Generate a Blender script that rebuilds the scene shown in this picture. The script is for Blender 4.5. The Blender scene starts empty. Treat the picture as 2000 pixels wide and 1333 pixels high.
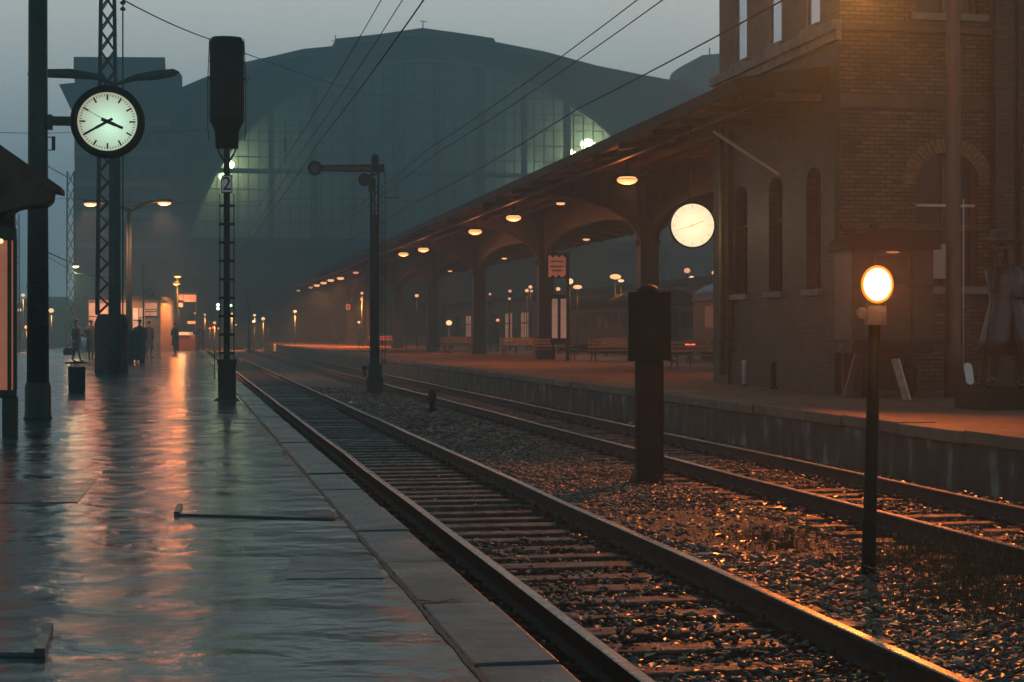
import bpy, bmesh, math, random
import numpy as np
from mathutils import Vector, Matrix

# ------------------------------------------------------------------ camera
F = 3500.0            # focal length in pixels of the 2000 px wide photograph
PSI = math.atan(640 / F)
CZ = 1.68             # eye above rail top
HORY = 650.0
SC = bpy.context.scene
COL = SC.collection
cam_d = bpy.data.cameras.new('camera')
cam = bpy.data.objects.new('camera', cam_d)
COL.objects.link(cam)
cam.location = (0, 0, CZ)
cam.rotation_euler = (math.radians(90), 0, -PSI)
cam_d.sensor_width = 36
cam_d.lens = 36 * F / 2000
cam_d.shift_y = (HORY - 666.5) / 2000
cam_d.clip_start = 0.1
cam_d.clip_end = 3000
SC.camera = cam

# ------------------------------------------------------------------ world
w = bpy.data.worlds.new("World")
SC.world = w
w.use_nodes = True
nt = w.node_tree
bg = nt.nodes['Background']
sky = nt.nodes.new('ShaderNodeTexSky')
sky.sky_type = 'NISHITA'
sky.sun_disc = False
SUN_EL, SUN_ROT = math.radians(3), math.radians(200)
sky.sun_elevation = SUN_EL
sky.sun_rotation = SUN_ROT
sky.air_density = 1.2
sky.dust_density = 3.0
geo = nt.nodes.new('ShaderNodeTexCoord')
sep = nt.nodes.new('ShaderNodeSeparateXYZ')
nt.links.new(geo.outputs['Generated'], sep.inputs[0])
ramp = nt.nodes.new('ShaderNodeValToRGB')          # overcast evening cloud: lavender low, grey green higher, unseen top darkened to cut ambient
cr = ramp.color_ramp
cr.elements[0].position = 0.0
cr.elements[0].color = (1.3, 1.8, 2.3, 1)
cr.elements[1].position = 0.22
cr.elements[1].color = (6.6, 6.7, 6.1, 1)
e = cr.elements.new(0.08); e.color = (2.8, 3.5, 4.1, 1)
e = cr.elements.new(0.36); e.color = (.35, 1.3, 1.6, 1)
e = cr.elements.new(1.0); e.color = (.2, .95, 1.25, 1)
nt.links.new(sep.outputs['Z'], ramp.inputs[0])
mixn = nt.nodes.new('ShaderNodeMix')
mixn.data_type = 'RGBA'
mixn.inputs[0].default_value = 0.93
nt.links.new(sky.outputs[0], mixn.inputs[6])
nt.links.new(ramp.outputs[0], mixn.inputs[7])
nt.links.new(mixn.outputs[2], bg.inputs['Color'])
bg.inputs['Strength'].default_value = 0.125

sun_d = bpy.data.lights.new('sun', 'SUN')
sun = bpy.data.objects.new('sun', sun_d)
COL.objects.link(sun)
sun_d.energy = 0.04
sun_d.angle = math.radians(20)
sun_d.color = (1.0, 0.9, 0.82)
sd = Vector((math.sin(SUN_ROT) * math.cos(SUN_EL), math.cos(SUN_ROT) * math.cos(SUN_EL), math.sin(SUN_EL) + .3))
sun.rotation_euler = sd.to_track_quat('Z', 'Y').to_euler()

SC.view_settings.view_transform = 'Standard'
SC.view_settings.look = 'None'
SC.view_settings.exposure = 0.0
SC.view_settings.gamma = 1.0
SC.view_settings.use_curve_mapping = False
SC.cycles.use_denoising = True
SC.cycles.max_bounces = 5
SC.cycles.diffuse_bounces = 2
SC.cycles.glossy_bounces = 3
SC.cycles.transmission_bounces = 3
SC.cycles.transparent_max_bounces = 8
SC.cycles.volume_bounces = 1
SC.cycles.sample_clamp_indirect = 3.0
SC.cycles.caustics_reflective = False
SC.cycles.caustics_refractive = False

RND = random.Random(7)
CP, SP = math.cos(PSI), math.sin(PSI)


def W(px, py, D):
    """point seen at photo pixel px,py at camera depth D"""
    a = (px - 1000) / F
    return Vector((D * (a * CP + SP), D * (-a * SP + CP), CZ - (py - HORY) / F * D))


def WY(px, py, Y):
    a = (px - 1000) / F
    return W(px, py, Y / (-a * SP + CP))


def WX(px, py, X):
    a = (px - 1000) / F
    return W(px, py, X / (a * CP + SP))


def G(px, py, z):
    """point on the horizontal plane z"""
    return W(px, py, (CZ - z) * F / (py - HORY))


def DD(x, y):
    return x * SP + y * CP


# ------------------------------------------------------------------ materials
MATS = {}


def mat(name, col, rough=0.7, metal=0.0, var=0.0, vscale=3.0, bump=0.0, bscale=20.0, col2=None, spec=0.5,
        emit=None, estr=0.0, sample=False, rvar=0.0, coat=0.0):
    if name in MATS:
        return MATS[name]
    m = bpy.data.materials.new(name)
    m.use_nodes = True
    n = m.node_tree.nodes
    L = m.node_tree.links
    b = n['Principled BSDF']
    b.inputs['Base Color'].default_value = (*col, 1)
    b.inputs['Roughness'].default_value = rough
    b.inputs['Metallic'].default_value = metal
    b.inputs['Specular IOR Level'].default_value = spec
    b.inputs['Coat Weight'].default_value = coat
    if emit:
        b.inputs['Emission Color'].default_value = (*emit, 1)
        b.inputs['Emission Strength'].default_value = estr
        m.cycles.emission_sampling = 'FRONT' if sample else 'NONE'
    if var or bump or rvar or col2:
        tc = n.new('ShaderNodeNewGeometry')
        nz = n.new('ShaderNodeTexNoise')
        nz.inputs['Scale'].default_value = vscale
        nz.inputs['Detail'].default_value = 6
        nz.inputs['Roughness'].default_value = 0.62
        L.new(tc.outputs['Position'], nz.inputs['Vector'])
        c2 = col2 if col2 else tuple(c * (1 - var) for c in col)
        c1 = col if col2 else tuple(min(1, c * (1 + var)) for c in col)
        mr = n.new('ShaderNodeMapRange')
        mr.inputs['From Min'].default_value = 0.32
        mr.inputs['From Max'].default_value = 0.68
        L.new(nz.outputs['Fac'], mr.inputs['Value'])
        mx = n.new('ShaderNodeMix')
        mx.data_type = 'RGBA'
        mx.inputs[6].default_value = (*c1, 1)
        mx.inputs[7].default_value = (*c2, 1)
        L.new(mr.outputs[0], mx.inputs[0])
        L.new(mx.outputs[2], b.inputs['Base Color'])
        if rvar:
            mr2 = n.new('ShaderNodeMapRange')
            mr2.inputs['To Min'].default_value = max(0.03, rough - rvar)
            mr2.inputs['To Max'].default_value = min(1, rough + rvar)
            L.new(mr.outputs[0], mr2.inputs['Value'])
            L.new(mr2.outputs[0], b.inputs['Roughness'])
        if bump:
            nb = n.new('ShaderNodeTexNoise')
            nb.inputs['Scale'].default_value = bscale
            nb.inputs['Detail'].default_value = 5
            L.new(tc.outputs['Position'], nb.inputs['Vector'])
            bp = n.new('ShaderNodeBump')
            bp.inputs['Strength'].default_value = bump
            bp.inputs['Distance'].default_value = 0.5 / bscale
            L.new(nb.outputs['Fac'], bp.inputs['Height'])
            L.new(bp.outputs[0], b.inputs['Normal'])
    MATS[name] = m
    return m


def brick_mat(name, c1, c2, mortar, bw=0.25, bh=0.083, seg=False):
    m = bpy.data.materials.new(name)
    m.use_nodes = True
    n = m.node_tree.nodes
    L = m.node_tree.links
    b = n['Principled BSDF']
    g = n.new('ShaderNodeNewGeometry')
    s = n.new('ShaderNodeSeparateXYZ')
    L.new(g.outputs['Position'], s.inputs[0])
    add = n.new('ShaderNodeMath'); add.operation = 'ADD'
    L.new(s.outputs[0], add.inputs[0]); L.new(s.outputs[1], add.inputs[1])
    cb = n.new('ShaderNodeCombineXYZ')
    L.new(add.outputs[0], cb.inputs[0]); L.new(s.outputs[2], cb.inputs[1])
    nw = n.new('ShaderNodeTexNoise'); nw.inputs['Scale'].default_value = 9
    L.new(g.outputs['Position'], nw.inputs['Vector'])
    vm = n.new('ShaderNodeVectorMath'); vm.operation = 'MULTIPLY_ADD'
    vm.inputs[1].default_value = (0.014, 0.014, 0)
    L.new(nw.outputs['Color'], vm.inputs[0]); L.new(cb.outputs[0], vm.inputs[2])
    bt = n.new('ShaderNodeTexBrick')
    bt.inputs['Scale'].default_value = 1.0
    bt.inputs['Brick Width'].default_value = bw
    bt.inputs['Row Height'].default_value = bh
    bt.inputs['Mortar Size'].default_value = 0.013
    bt.inputs['Mortar Smooth'].default_value = 0.35
    bt.inputs['Bias'].default_value = -0.1
    bt.inputs['Color1'].default_value = (*c1, 1)
    bt.inputs['Color2'].default_value = (*c2, 1)
    bt.inputs['Mortar'].default_value = (*mortar, 1)
    L.new(vm.outputs[0], bt.inputs['Vector'])
    nz = n.new('ShaderNodeTexNoise'); nz.inputs['Scale'].default_value = 0.9; nz.inputs['Detail'].default_value = 7
    L.new(g.outputs['Position'], nz.inputs['Vector'])
    mr = n.new('ShaderNodeMapRange')
    mr.inputs['From Min'].default_value = 0.3; mr.inputs['From Max'].default_value = 0.7
    mr.inputs['To Min'].default_value = 0.35; mr.inputs['To Max'].default_value = 1.25
    L.new(nz.outputs['Fac'], mr.inputs['Value'])
    mx = n.new('ShaderNodeMix'); mx.data_type = 'RGBA'; mx.blend_type = 'MULTIPLY'
    mx.inputs[0].default_value = 1
    L.new(bt.outputs['Color'], mx.inputs[6]); L.new(mr.outputs[0], mx.inputs[7])
    L.new(mx.outputs[2], b.inputs['Base Color'])
    b.inputs['Roughness'].default_value = 0.62
    bp = n.new('ShaderNodeBump'); bp.inputs['Strength'].default_value = 0.9; bp.inputs['Distance'].default_value = 0.02
    bp.invert = True
    L.new(bt.outputs['Fac'], bp.inputs['Height'])
    L.new(bp.outputs[0], b.inputs['Normal'])
    MATS[name] = m
    return m


M_BRICK = brick_mat('brick_wall', (0.13, 0.078, 0.038), (0.035, 0.022, 0.012), (0.004, 0.003, 0.003))
M_DBRICK = brick_mat('plinth_brick', (0.06, 0.05, 0.034), (0.022, 0.02, 0.014), (0.018, 0.018, 0.015))
M_IRON = mat('dark_iron', (0.010, 0.022, 0.016), 0.5, 0.0, 0.5, 4, 0.3, 30, rvar=.15, spec=.2)
M_GREEN = mat('dark_green_paint', (0.008, 0.03, 0.018), 0.45, 0, 0.45, 6, 0.25, 25, spec=.25)
M_RUST = mat('rusty_steel', (0.085, 0.04, 0.024), 0.75, 0.1, 0, 7, 0.6, 60, col2=(0.026, 0.016, 0.012))
M_POSTRED = mat('dark_red_paint', (0.018, 0.009, 0.007), 0.55, 0, 0.5, 5, .3, 30, spec=.2)
M_RAILTOP = mat('polished_rail_head', (0.42, 0.34, 0.29), 0.3, 0.85, 0.25, 12, 0.1, 30, rvar=.1)
M_RAILSIDE = mat('rusty_rail_web', (0.05, 0.026, 0.017), 0.8, 0.0, 0.4, 9, 0.5, 60)
M_SLEEP = mat('weathered_sleeper_wood', (0.055, 0.044, 0.036), 0.5, 0, 0.7, 7, 0.7, 50, rvar=.25)
M_BLACK = mat('matt_black', (0.006, 0.016, 0.011), 0.6, 0, 0.3, 8, spec=.1)
M_CONC = mat('grey_concrete', (0.16, 0.155, 0.145), 0.8, 0, 0.35, 2.2, 0.4, 30)
M_FARCONC = mat('soot_dark_stone', (0.03, 0.036, 0.042), 0.85, 0, 0.3, 0.25, spec=.1)
M_TARP = mat('roofing_felt', (0.014, 0.015, 0.013), 0.7, 0, 0.4, 1.5, .3, 20, spec=.15)
M_WOODR = mat('brown_roof_boards', (0.08, 0.038, 0.021), 0.6, 0, 0.5, 2.2, 0.5, 14)
M_CANIRON = mat('brown_painted_iron', (0.075, 0.036, 0.021), 0.5, 0, 0.4, 2.5, .35, 18)
M_COLM = mat('sooty_column_paint', (0.022, 0.018, 0.013), 0.55, 0, 0.4, 2.0, .3, 18)
M_BENCH = mat('varnished_slats', (0.34, 0.20, 0.12), 0.35, 0, 0.4, 6, .3, 40)
M_CREAM = mat('cream_paint', (0.55, 0.5, 0.42), 0.5, 0, 0.15, 5)
M_WHITE = mat('white_enamel', (0.75, 0.73, 0.68), 0.35, 0, 0.08, 5)
M_PAPER = mat('white_paper', (0.8, 0.79, 0.75), 0.6, 0, 0.1, 30)
M_DGLASS = mat('dark_window_glass', (0.006, 0.008, 0.010), 0.08, 0, 0, spec=0.25)
M_SKYGLASS = mat('sky_reflecting_glass', (0.55, 0.60, 0.72), 0.12, 0.75, 0.12, 1.0)
M_BLUEROOF = mat('pale_blue_coach_roof', (0.16, 0.2, 0.26), 0.4, 0, 0.25, 1.5)
M_COACH = mat('red_brown_coach_side', (0.11, 0.05, 0.032), 0.4, 0, .3, 2)
M_DCOACH = mat('dark_green_coach_side', (0.02, 0.03, 0.024), 0.45, 0, .3, 2)
M_BRONZE = mat('wet_dark_bronze', (0.008, 0.009, 0.008), 0.16, 0.0, 0.5, 8, 0.35, 22, rvar=.12)
M_BRONZEB = mat('green_blue_patina', (0.006, 0.018, 0.022), 0.34, 0.0, 0.4, 6, 0.35, 22)
M_CLOTH_D = mat('dark_coat_cloth', (0.02, 0.026, 0.032), 0.85, 0, .3, 10)
M_CLOTH_T = mat('dark_teal_jacket_cloth', (0.018, 0.04, 0.042), 0.85, 0, .3, 10)
M_CLOTH_L = mat('pale_trouser_cloth', (0.4, 0.38, 0.36), 0.85, 0, .2, 10)
M_SKIN = mat('skin', (0.38, 0.23, 0.17), 0.55)
M_HAIR = mat('dark_hair', (0.02, 0.015, 0.012), 0.7)
M_WEED = mat('dry_weed', (0.10, 0.052, 0.02), 0.7, 0, 0.5, 6)
M_WEEDG = mat('dull_green_weed', (0.028, 0.032, 0.014), 0.7, 0, 0.5, 6)
M_ORANGE = mat('sodium_lamp_glow', (1, .5, .2), 0.5, emit=(1.8, 0.76, 0.30), estr=1.0)
M_ORANGEF = mat('far_sodium_glow', (1, .5, .2), 0.5, emit=(1.4, 0.62, 0.28), estr=1.0)
M_ORDIM = mat('dim_sodium_glow', (1, .5, .2), 0.5, emit=(1.0, 0.34, 0.20), estr=1.1)
M_WARMW = mat('warm_white_glow', (1, .8, .5), 0.5, emit=(1.5, 0.92, 0.45), estr=1.0)
M_GREENW = mat('greenish_tube_glow', (.8, 1, .7), 0.5, emit=(0.85, 1.0, 0.62), estr=5)
M_TUBE = mat('white_hot_tube_glow', (.9, 1, .8), 0.5, emit=(0.95, 1.0, 0.66), estr=22)
M_REDG = mat('red_lamp_glow', (1, .1, .05), 0.5, emit=(1.0, 0.10, 0.05), estr=3.0)
M_LANT = mat('signal_lantern_glow', (1, .7, .4), 0.5, emit=(1.0, 0.62, 0.27), estr=24)
M_DIAL2 = mat('bright_dial_glow', (.3, .27, .2), 0.5, emit=(1.0, 0.86, 0.56), estr=.95)


def gradient_dial():
    """milk glass dial, greenish bulb glow painted as an emission gradient"""
    m = bpy.data.materials.new('milk_glass_dial')
    m.use_nodes = True
    n = m.node_tree.nodes; L = m.node_tree.links
    b = n['Principled BSDF']
    b.inputs['Base Color'].default_value = (.6, .6, .55, 1)
    b.inputs['Roughness'].default_value = .3
    tc = n.new('ShaderNodeTexCoord')
    ln = n.new('ShaderNodeVectorMath'); ln.operation = 'DISTANCE'
    ln.inputs[1].default_value = (0.05, -0.1, -0.03)
    L.new(tc.outputs['Object'], ln.inputs[0])
    r = n.new('ShaderNodeValToRGB')  # bulb glow fading outward, painted into the emission colour
    r.color_ramp.elements[0].position = 0.02; r.color_ramp.elements[0].color = (.62, 1.0, .74, 1)
    r.color_ramp.elements[1].position = 0.46; r.color_ramp.elements[1].color = (.30, .27, .19, 1)
    e = r.color_ramp.elements.new(0.2); e.color = (.43, .66, .46, 1)
    L.new(ln.outputs['Value'], r.inputs[0])
    L.new(r.outputs[0], b.inputs['Emission Color'])
    b.inputs['Emission Strength'].default_value = 1.0
    m.cycles.emission_sampling = 'NONE'
    return m


M_DIAL1 = gradient_dial()


# ------------------------------------------------------------------ mesh helpers
class MB:
    def __init__(s):
        s.v = []; s.f = []; s.mi = []; s.cur = 0; s.smooth = []
        s.sm = False

    def face(s, idx):
        s.f.append(tuple(idx)); s.mi.append(s.cur); s.smooth.append(s.sm)

    def box(s, x0, x1, y0, y1, z0, z1):
        b = len(s.v)
        s.v += [(x0, y0, z0), (x1, y0, z0), (x1, y1, z0), (x0, y1, z0), (x0, y0, z1), (x1, y0, z1), (x1, y1, z1), (x0, y1, z1)]
        for q in ((0, 3, 2, 1), (4, 5, 6, 7), (0, 1, 5, 4), (1, 2, 6, 5), (2, 3, 7, 6), (3, 0, 4, 7)):
            s.face([b + i for i in q])
        return s

    def cbox(s, cx, cy, cz, sx, sy, sz):
        return s.box(cx - sx / 2, cx + sx / 2, cy - sy / 2, cy + sy / 2, cz - sz / 2, cz + sz / 2)

    def beam(s, p, q, wd, ht=None, up=(0, 0, 1)):
        """rectangular bar from p to q"""
        ht = ht or wd
        p = Vector(p); q = Vector(q)
        d = (q - p).normalized()
        u = Vector(up)
        if abs(d.dot(u)) > .98: u = Vector((0, 1, 0))
        a = d.cross(u).normalized() * wd / 2
        c = a.cross(d).normalized() * ht / 2
        b = len(s.v)
        for o in (p, q):
            for sa, sc in ((-1, -1), (1, -1), (1, 1), (-1, 1)):
                s.v.append(tuple(o + a * sa + c * sc))
        for qd in ((0, 1, 2, 3), (7, 6, 5, 4), (0, 4, 5, 1), (1, 5, 6, 2), (2, 6, 7, 3), (3, 7, 4, 0)):
            s.face([b + i for i in qd])
        return s

    def tube(s, pts, rs, n=10, cap=True):
        """tube through points with radii"""
        pts = [Vector(p) for p in pts]
        if not hasattr(rs, '__len__'): rs = [rs] * len(pts)
        old = s.sm
        rings = []
        prev = None
        for i, p in enumerate(pts):
            if i == 0: d = pts[1] - p
            elif i == len(pts) - 1: d = p - pts[i - 1]
            else: d = pts[i + 1] - pts[i - 1]
            if d.length < 1e-9: d = Vector((0, 0, 1))
            d.normalize()
            if prev is None:
                u = Vector((0, 0, 1)) if abs(d.z) < .9 else Vector((1, 0, 0))
                a = d.cross(u).normalized()
            else:
                a = (prev - d * prev.dot(d))
                a = a.normalized() if a.length > 1e-6 else d.orthogonal().normalized()
            prev = a
            c = d.cross(a)
            b = len(s.v)
            for k in range(n):
                t = 2 * math.pi * k / n
                s.v.append(tuple(p + (a * math.cos(t) + c * math.sin(t)) * rs[i]))
            rings.append(b)
        s.sm = True
        for r0, r1 in zip(rings, rings[1:]):
            for k in range(n):
                s.face((r0 + k, r0 + (k + 1) % n, r1 + (k + 1) % n, r1 + k))
        s.sm = False
        if cap:
            s.face([rings[0] + k for k in range(n)][::-1])
            s.face([rings[-1] + k for k in range(n)])
        s.sm = old
        return s

    def cyl(s, p, q, r0, r1=None, n=16):
        return s.tube([p, q], [r0, r0 if r1 is None else r1], n)

    def lathe(s, prof, n=20, cx=0, cy=0, cz=0, smooth=True, ex=1.0, ey=1.0):
        """profile of (r,z) about z"""
        old = s.sm; s.sm = smooth
        rings = []
        for r, z in prof:
            b = len(s.v)
            for k in range(n):
                t = 2 * math.pi * k / n
                s.v.append((cx + math.cos(t) * r * ex, cy + math.sin(t) * r * ey, cz + z))
            rings.append(b)
        for r0, r1 in zip(rings, rings[1:]):
            for k in range(n):
                s.face((r0 + k, r0 + (k + 1) % n, r1 + (k + 1) % n, r1 + k))
        s.sm = False
        s.face([rings[0] + k for k in range(n)][::-1])
        s.face([rings[-1] + k for k in range(n)])
        s.sm = old
        return s

    def ell(s, c, rx, ry, rz, n=16, m=10):
        prof = []
        for i in range(m + 1):
            t = -math.pi / 2 + math.pi * i / m
            prof.append((max(1e-4, math.cos(t)), math.sin(t)))
        b = len(s.v)
        s.lathe(prof, n)
        for i in range(b, len(s.v)):
            x, y, z = s.v[i]
            s.v[i] = (c[0] + x * rx, c[1] + y * ry, c[2] + z * rz)
        return s

    def prism(s, poly, axis, a0, a1):
        """poly (u,v); axis 'y': u->x v->z extruded in y; 'x': u->y v->z; 'z': u->x v->y"""
        n = len(poly); b = len(s.v)
        for a in (a0, a1):
            for u, v in poly:
                s.v.append({'y': (u, a, v), 'x': (a, u, v), 'z': (u, v, a)}[axis])
        s.face(list(range(b, b + n))); s.face(list(range(b + n, b + 2 * n))[::-1])
        for k in range(n):
            s.face((b + k, b + n + k, b + n + (k + 1) % n, b + (k + 1) % n))
        return s

    def build(s, name, m, parent=None, loc=None, bevel=0):
        me = bpy.data.meshes.new(name)
        me.from_pydata(s.v, [], s.f)
        ms = m if isinstance(m, (list, tuple)) else [m]
        for x in ms: me.materials.append(x)
        me.polygons.foreach_set('material_index', s.mi)
        me.polygons.foreach_set('use_smooth', s.smooth)
        bm = bmesh.new(); bm.from_mesh(me)
        bmesh.ops.recalc_face_normals(bm, faces=bm.faces)
        bm.to_mesh(me); bm.free()
        o = bpy.data.objects.new(name, me)
        COL.objects.link(o)
        if parent: o.parent = parent
        if loc is not None: o.location = loc
        if bevel:
            md = o.modifiers.new('bevel', 'BEVEL'); md.width = bevel; md.segments = 2; md.limit_method = 'ANGLE'
        return o


def tag(o, label=None, cat=None, group=None, kind=None):
    if label: o['label'] = label
    if cat: o['category'] = cat
    if group: o['group'] = group
    if kind: o['kind'] = kind
    return o


def thing(name, label, cat, loc=(0, 0, 0), rz=0, group=None):
    o = bpy.data.objects.new(name, None)
    o.empty_display_size = .2
    COL.objects.link(o)
    o.location = loc; o.rotation_euler = (0, 0, rz)
    return tag(o, label, cat, group)


def copy_tree(o, parent=None):
    c = o.copy(); COL.objects.link(c)
    if parent: c.parent = parent
    for ch in [x for x in bpy.data.objects if x.parent == o]:
        copy_tree(ch, c)
    return c


def lamp(loc, power, color=(1, .42, .13), radius=.15, parent=None, spot=None, aim=None, blend=.5):
    d = bpy.data.lights.new('lamp_light', 'SPOT' if spot else 'POINT')
    d.energy = power; d.color = color; d.shadow_soft_size = radius
    if spot:
        d.spot_size = math.radians(spot); d.spot_blend = blend
    o = bpy.data.objects.new('lamp_light', d)
    COL.objects.link(o); o.location = loc
    if spot:
        a = Vector(aim) if aim else Vector((0, 0, -1))
        o.rotation_euler = (-a).to_track_quat('Z', 'Y').to_euler()
    if parent: o.parent = parent
    return o


def text_mesh(txt, size, name, m, parent, loc, rot=(math.pi / 2, 0, 0), depth=.003):
    cu = bpy.data.curves.new(name, 'FONT')
    cu.body = txt; cu.size = size; cu.extrude = depth
    cu.align_x = 'CENTER'; cu.align_y = 'CENTER'
    t = bpy.data.objects.new(name, cu); COL.objects.link(t)
    dg = bpy.context.evaluated_depsgraph_get(); dg.update()
    me = bpy.data.meshes.new_from_object(t.evaluated_get(dg))
    bpy.data.objects.remove(t)
    me.materials.clear(); me.materials.append(m)
    o = bpy.data.objects.new(name, me); COL.objects.link(o)
    o.parent = parent; o.location = loc; o.rotation_euler = rot
    return o


P1Z, P2Z, GZ = 0.46, 0.50, -0.24      # platform tops, ballast
E1, E2 = 1.37, 9.18                   # platform edges
R1 = (2.21, 3.715); R2 = (6.44, 7.945)

# ================================================================== SETTING
# ground
bm = MB(); bm.v = [(-380, -60, -.42), (380, -60, -.42), (380, 520, -.42), (-380, 520, -.42)]; bm.face((0, 1, 2, 3))
tag(bm.build('ground', mat('dark_yard_ground', (0.04, 0.038, 0.034), .8, 0, .4, .6, .4, 8)), kind='structure')

# ballast bed: relief sheet
def bed_mat():
    m = bpy.data.materials.new('oily_ballast_bed'); m.use_nodes = True
    n = m.node_tree.nodes; L = m.node_tree.links; b = n['Principled BSDF']
    g = n.new('ShaderNodeNewGeometry')
    v = n.new('ShaderNodeTexVoronoi'); v.inputs['Scale'].default_value = 17
    L.new(g.outputs['Position'], v.inputs['Vector'])
    nz = n.new('ShaderNodeTexNoise'); nz.inputs['Scale'].default_value = 1.1; nz.inputs['Detail'].default_value = 6
    L.new(g.outputs['Position'], nz.inputs['Vector'])
    mx = n.new('ShaderNodeMix'); mx.data_type = 'RGBA'
    mx.inputs[6].default_value = (.035, .026, .019, 1); mx.inputs[7].default_value = (.12, .085, .058, 1)
    mp = n.new('ShaderNodeMath'); mp.operation = 'MULTIPLY'
    s = n.new('ShaderNodeSeparateColor'); L.new(v.outputs['Color'], s.inputs[0])
    L.new(s.outputs[0], mp.inputs[0]); L.new(nz.outputs['Fac'], mp.inputs[1])
    L.new(mp.outputs[0], mx.inputs[0]); L.new(mx.outputs[2], b.inputs['Base Color'])
    b.inputs['Roughness'].default_value = .5
    bp = n.new('ShaderNodeBump'); bp.inputs['Strength'].default_value = 1; bp.inputs['Distance'].default_value = .05
    bp.invert = True
    L.new(v.outputs['Distance'], bp.inputs['Height']); L.new(bp.outputs[0], b.inputs['Normal'])
    return m


def bed_height(x, y):
    z = GZ + .015 * math.sin(x * 2.3 + y * .7) + .012 * math.sin(y * 1.9 - x)
    if 4.1 < x < 6.1: z += .03
    return z


mb = MB()
xs = [E1 - .05 + i * (E2 - E1 + .1) / 40 for i in range(41)]
ys = [3 + i * .45 for i in range(120)] + [57 + i * 4 for i in range(1, 41)]
for y in ys:
    for x in xs: mb.v.append((x, y, bed_height(x, y)))
for j in range(len(ys) - 1):
    for i in range(40):
        a = j * 41 + i; mb.face((a, a + 1, a + 42, a + 41))
tag(mb.build('ballast_bed', bed_mat()), kind='structure')

# stones, real ones near the camera
phi = (1 + 5 ** .5) / 2
ico = np.array([(-1, phi, 0), (1, phi, 0), (-1, -phi, 0), (1, -phi, 0), (0, -1, phi), (0, 1, phi), (0, -1, -phi), (0, 1, -phi), (phi, 0, -1), (phi, 0, 1), (-phi, 0, -1), (-phi, 0, 1)]) / 1.9
icf = np.array([(0, 11, 5), (0, 5, 1), (0, 1, 7), (0, 7, 10), (0, 10, 11), (1, 5, 9), (5, 11, 4), (11, 10, 2), (10, 7, 6), (7, 1, 8), (3, 9, 4), (3, 4, 2), (3, 2, 6), (3, 6, 8), (3, 8, 9), (4, 9, 5), (2, 4, 11), (6, 2, 10), (8, 6, 7), (9, 8, 1)])


def stones(name, n, xr, yr, smin, smax, m, seed, label, power=1.0, keep=None, zoff=0.0):
    rg = np.random.default_rng(seed)
    xs = rg.uniform(*xr, n)
    ys = yr[0] + (yr[1] - yr[0]) * rg.uniform(0, 1, n) ** power
    if keep is not None:
        k = np.array([keep(x, y, rg.random()) for x, y in zip(xs, ys)])
        xs, ys = xs[k], ys[k]
    n = len(xs)
    sz = rg.uniform(smin, smax, n) * rg.choice([.45, .7, 1, 1.0, 1.45], n)
    V = ico[None] * (1 + rg.uniform(-.42, .42, (n, 12, 1)))
    V = V * np.stack([rg.uniform(.7, 1.4, n), rg.uniform(.7, 1.3, n), rg.uniform(.45, .85, n)], 1)[:, None, :]
    a = rg.uniform(0, 6.28, n); t = rg.uniform(-.5, .5, n)
    c, s_ = np.cos(a), np.sin(a); ct, st = np.cos(t), np.sin(t)
    x, y, z = V[..., 0], V[..., 1], V[..., 2]
    x, z = x * ct[:, None] + z * st[:, None], -x * st[:, None] + z * ct[:, None]
    x, y = x * c[:, None] - y * s_[:, None], x * s_[:, None] + y * c[:, None]
    V = np.stack([x, y, z], 2) * sz[:, None, None]
    zb = np.array([bed_height(p, q) for p, q in zip(xs, ys)])
    V += np.stack([xs, ys, zb + sz * rg.uniform(.0, .5, n) + zoff], 1)[:, None, :]
    me = bpy.data.meshes.new(name)
    nv = n * 12; nf = n * 20
    me.vertices.add(nv); me.vertices.foreach_set('co', V.reshape(-1).astype(np.float32))
    I = (icf[None] + (np.arange(n) * 12)[:, None, None]).reshape(-1)
    me.loops.add(nf * 3); me.loops.foreach_set('vertex_index', I.astype(np.int32))
    me.polygons.add(nf); me.polygons.foreach_set('loop_start', np.arange(0, nf * 3, 3, dtype=np.int32))
    me.update(); me.validate()
    me.materials.append(m)
    o = bpy.data.objects.new(name, me); COL.objects.link(o)
    return tag(o, label, 'gravel', kind='stuff')


def stone_mat(name, c1, c2, rough):
    m = bpy.data.materials.new(name); m.use_nodes = True
    n = m.node_tree.nodes; L = m.node_tree.links; b = n['Principled BSDF']
    g = n.new('ShaderNodeNewGeometry')
    r = n.new('ShaderNodeValToRGB')
    r.color_ramp.elements[0].color = (*c1, 1); r.color_ramp.elements[1].color = (*c2, 1)
    r.color_ramp.elements[1].position = .93
    e = r.color_ramp.elements.new(1.0); e.color = (.3, .24, .17, 1)  # palest few islands lightened to pass for glints
    L.new(g.outputs['Random Per Island'], r.inputs[0]); L.new(r.outputs[0], b.inputs['Base Color'])
    b.inputs['Roughness'].default_value = rough
    b.inputs['Specular IOR Level'].default_value = .7
    return m


MST = stone_mat('wet_ballast_stone', (.018, .015, .013), (.10, .068, .045), .34)


def keep_bed(x, y, r):
    if x < 1.45 or x > 9.1: return False
    between = (R1[0] - .45 < x < R1[1] + .45) or (R2[0] - .45 < x < R2[1] + .45)
    for rr in R1 + R2:
        if abs(x - rr) < .09: return False
    if between:
        yy = (y / .62) % 1.0
        nzv = math.sin(x * 3.1 + y * 1.3) + math.sin(y * 2.7 - x * 1.9)
        if yy < .42 and r < ((.25 if nzv > 0 else .75) if y < 15.5 else .88): return False
        if 15.5 < y < 30 and x < 4.2: return r < .35
    d = DD(x, y)
    if d > 22 and r < .3: return False
    # bare patch of trodden earth between the tracks
    px = math.hypot((x - 5.1) / .75, (y - 16.4) / 2.2)
    if px < 1 and r < .9: return False
    return True


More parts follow.
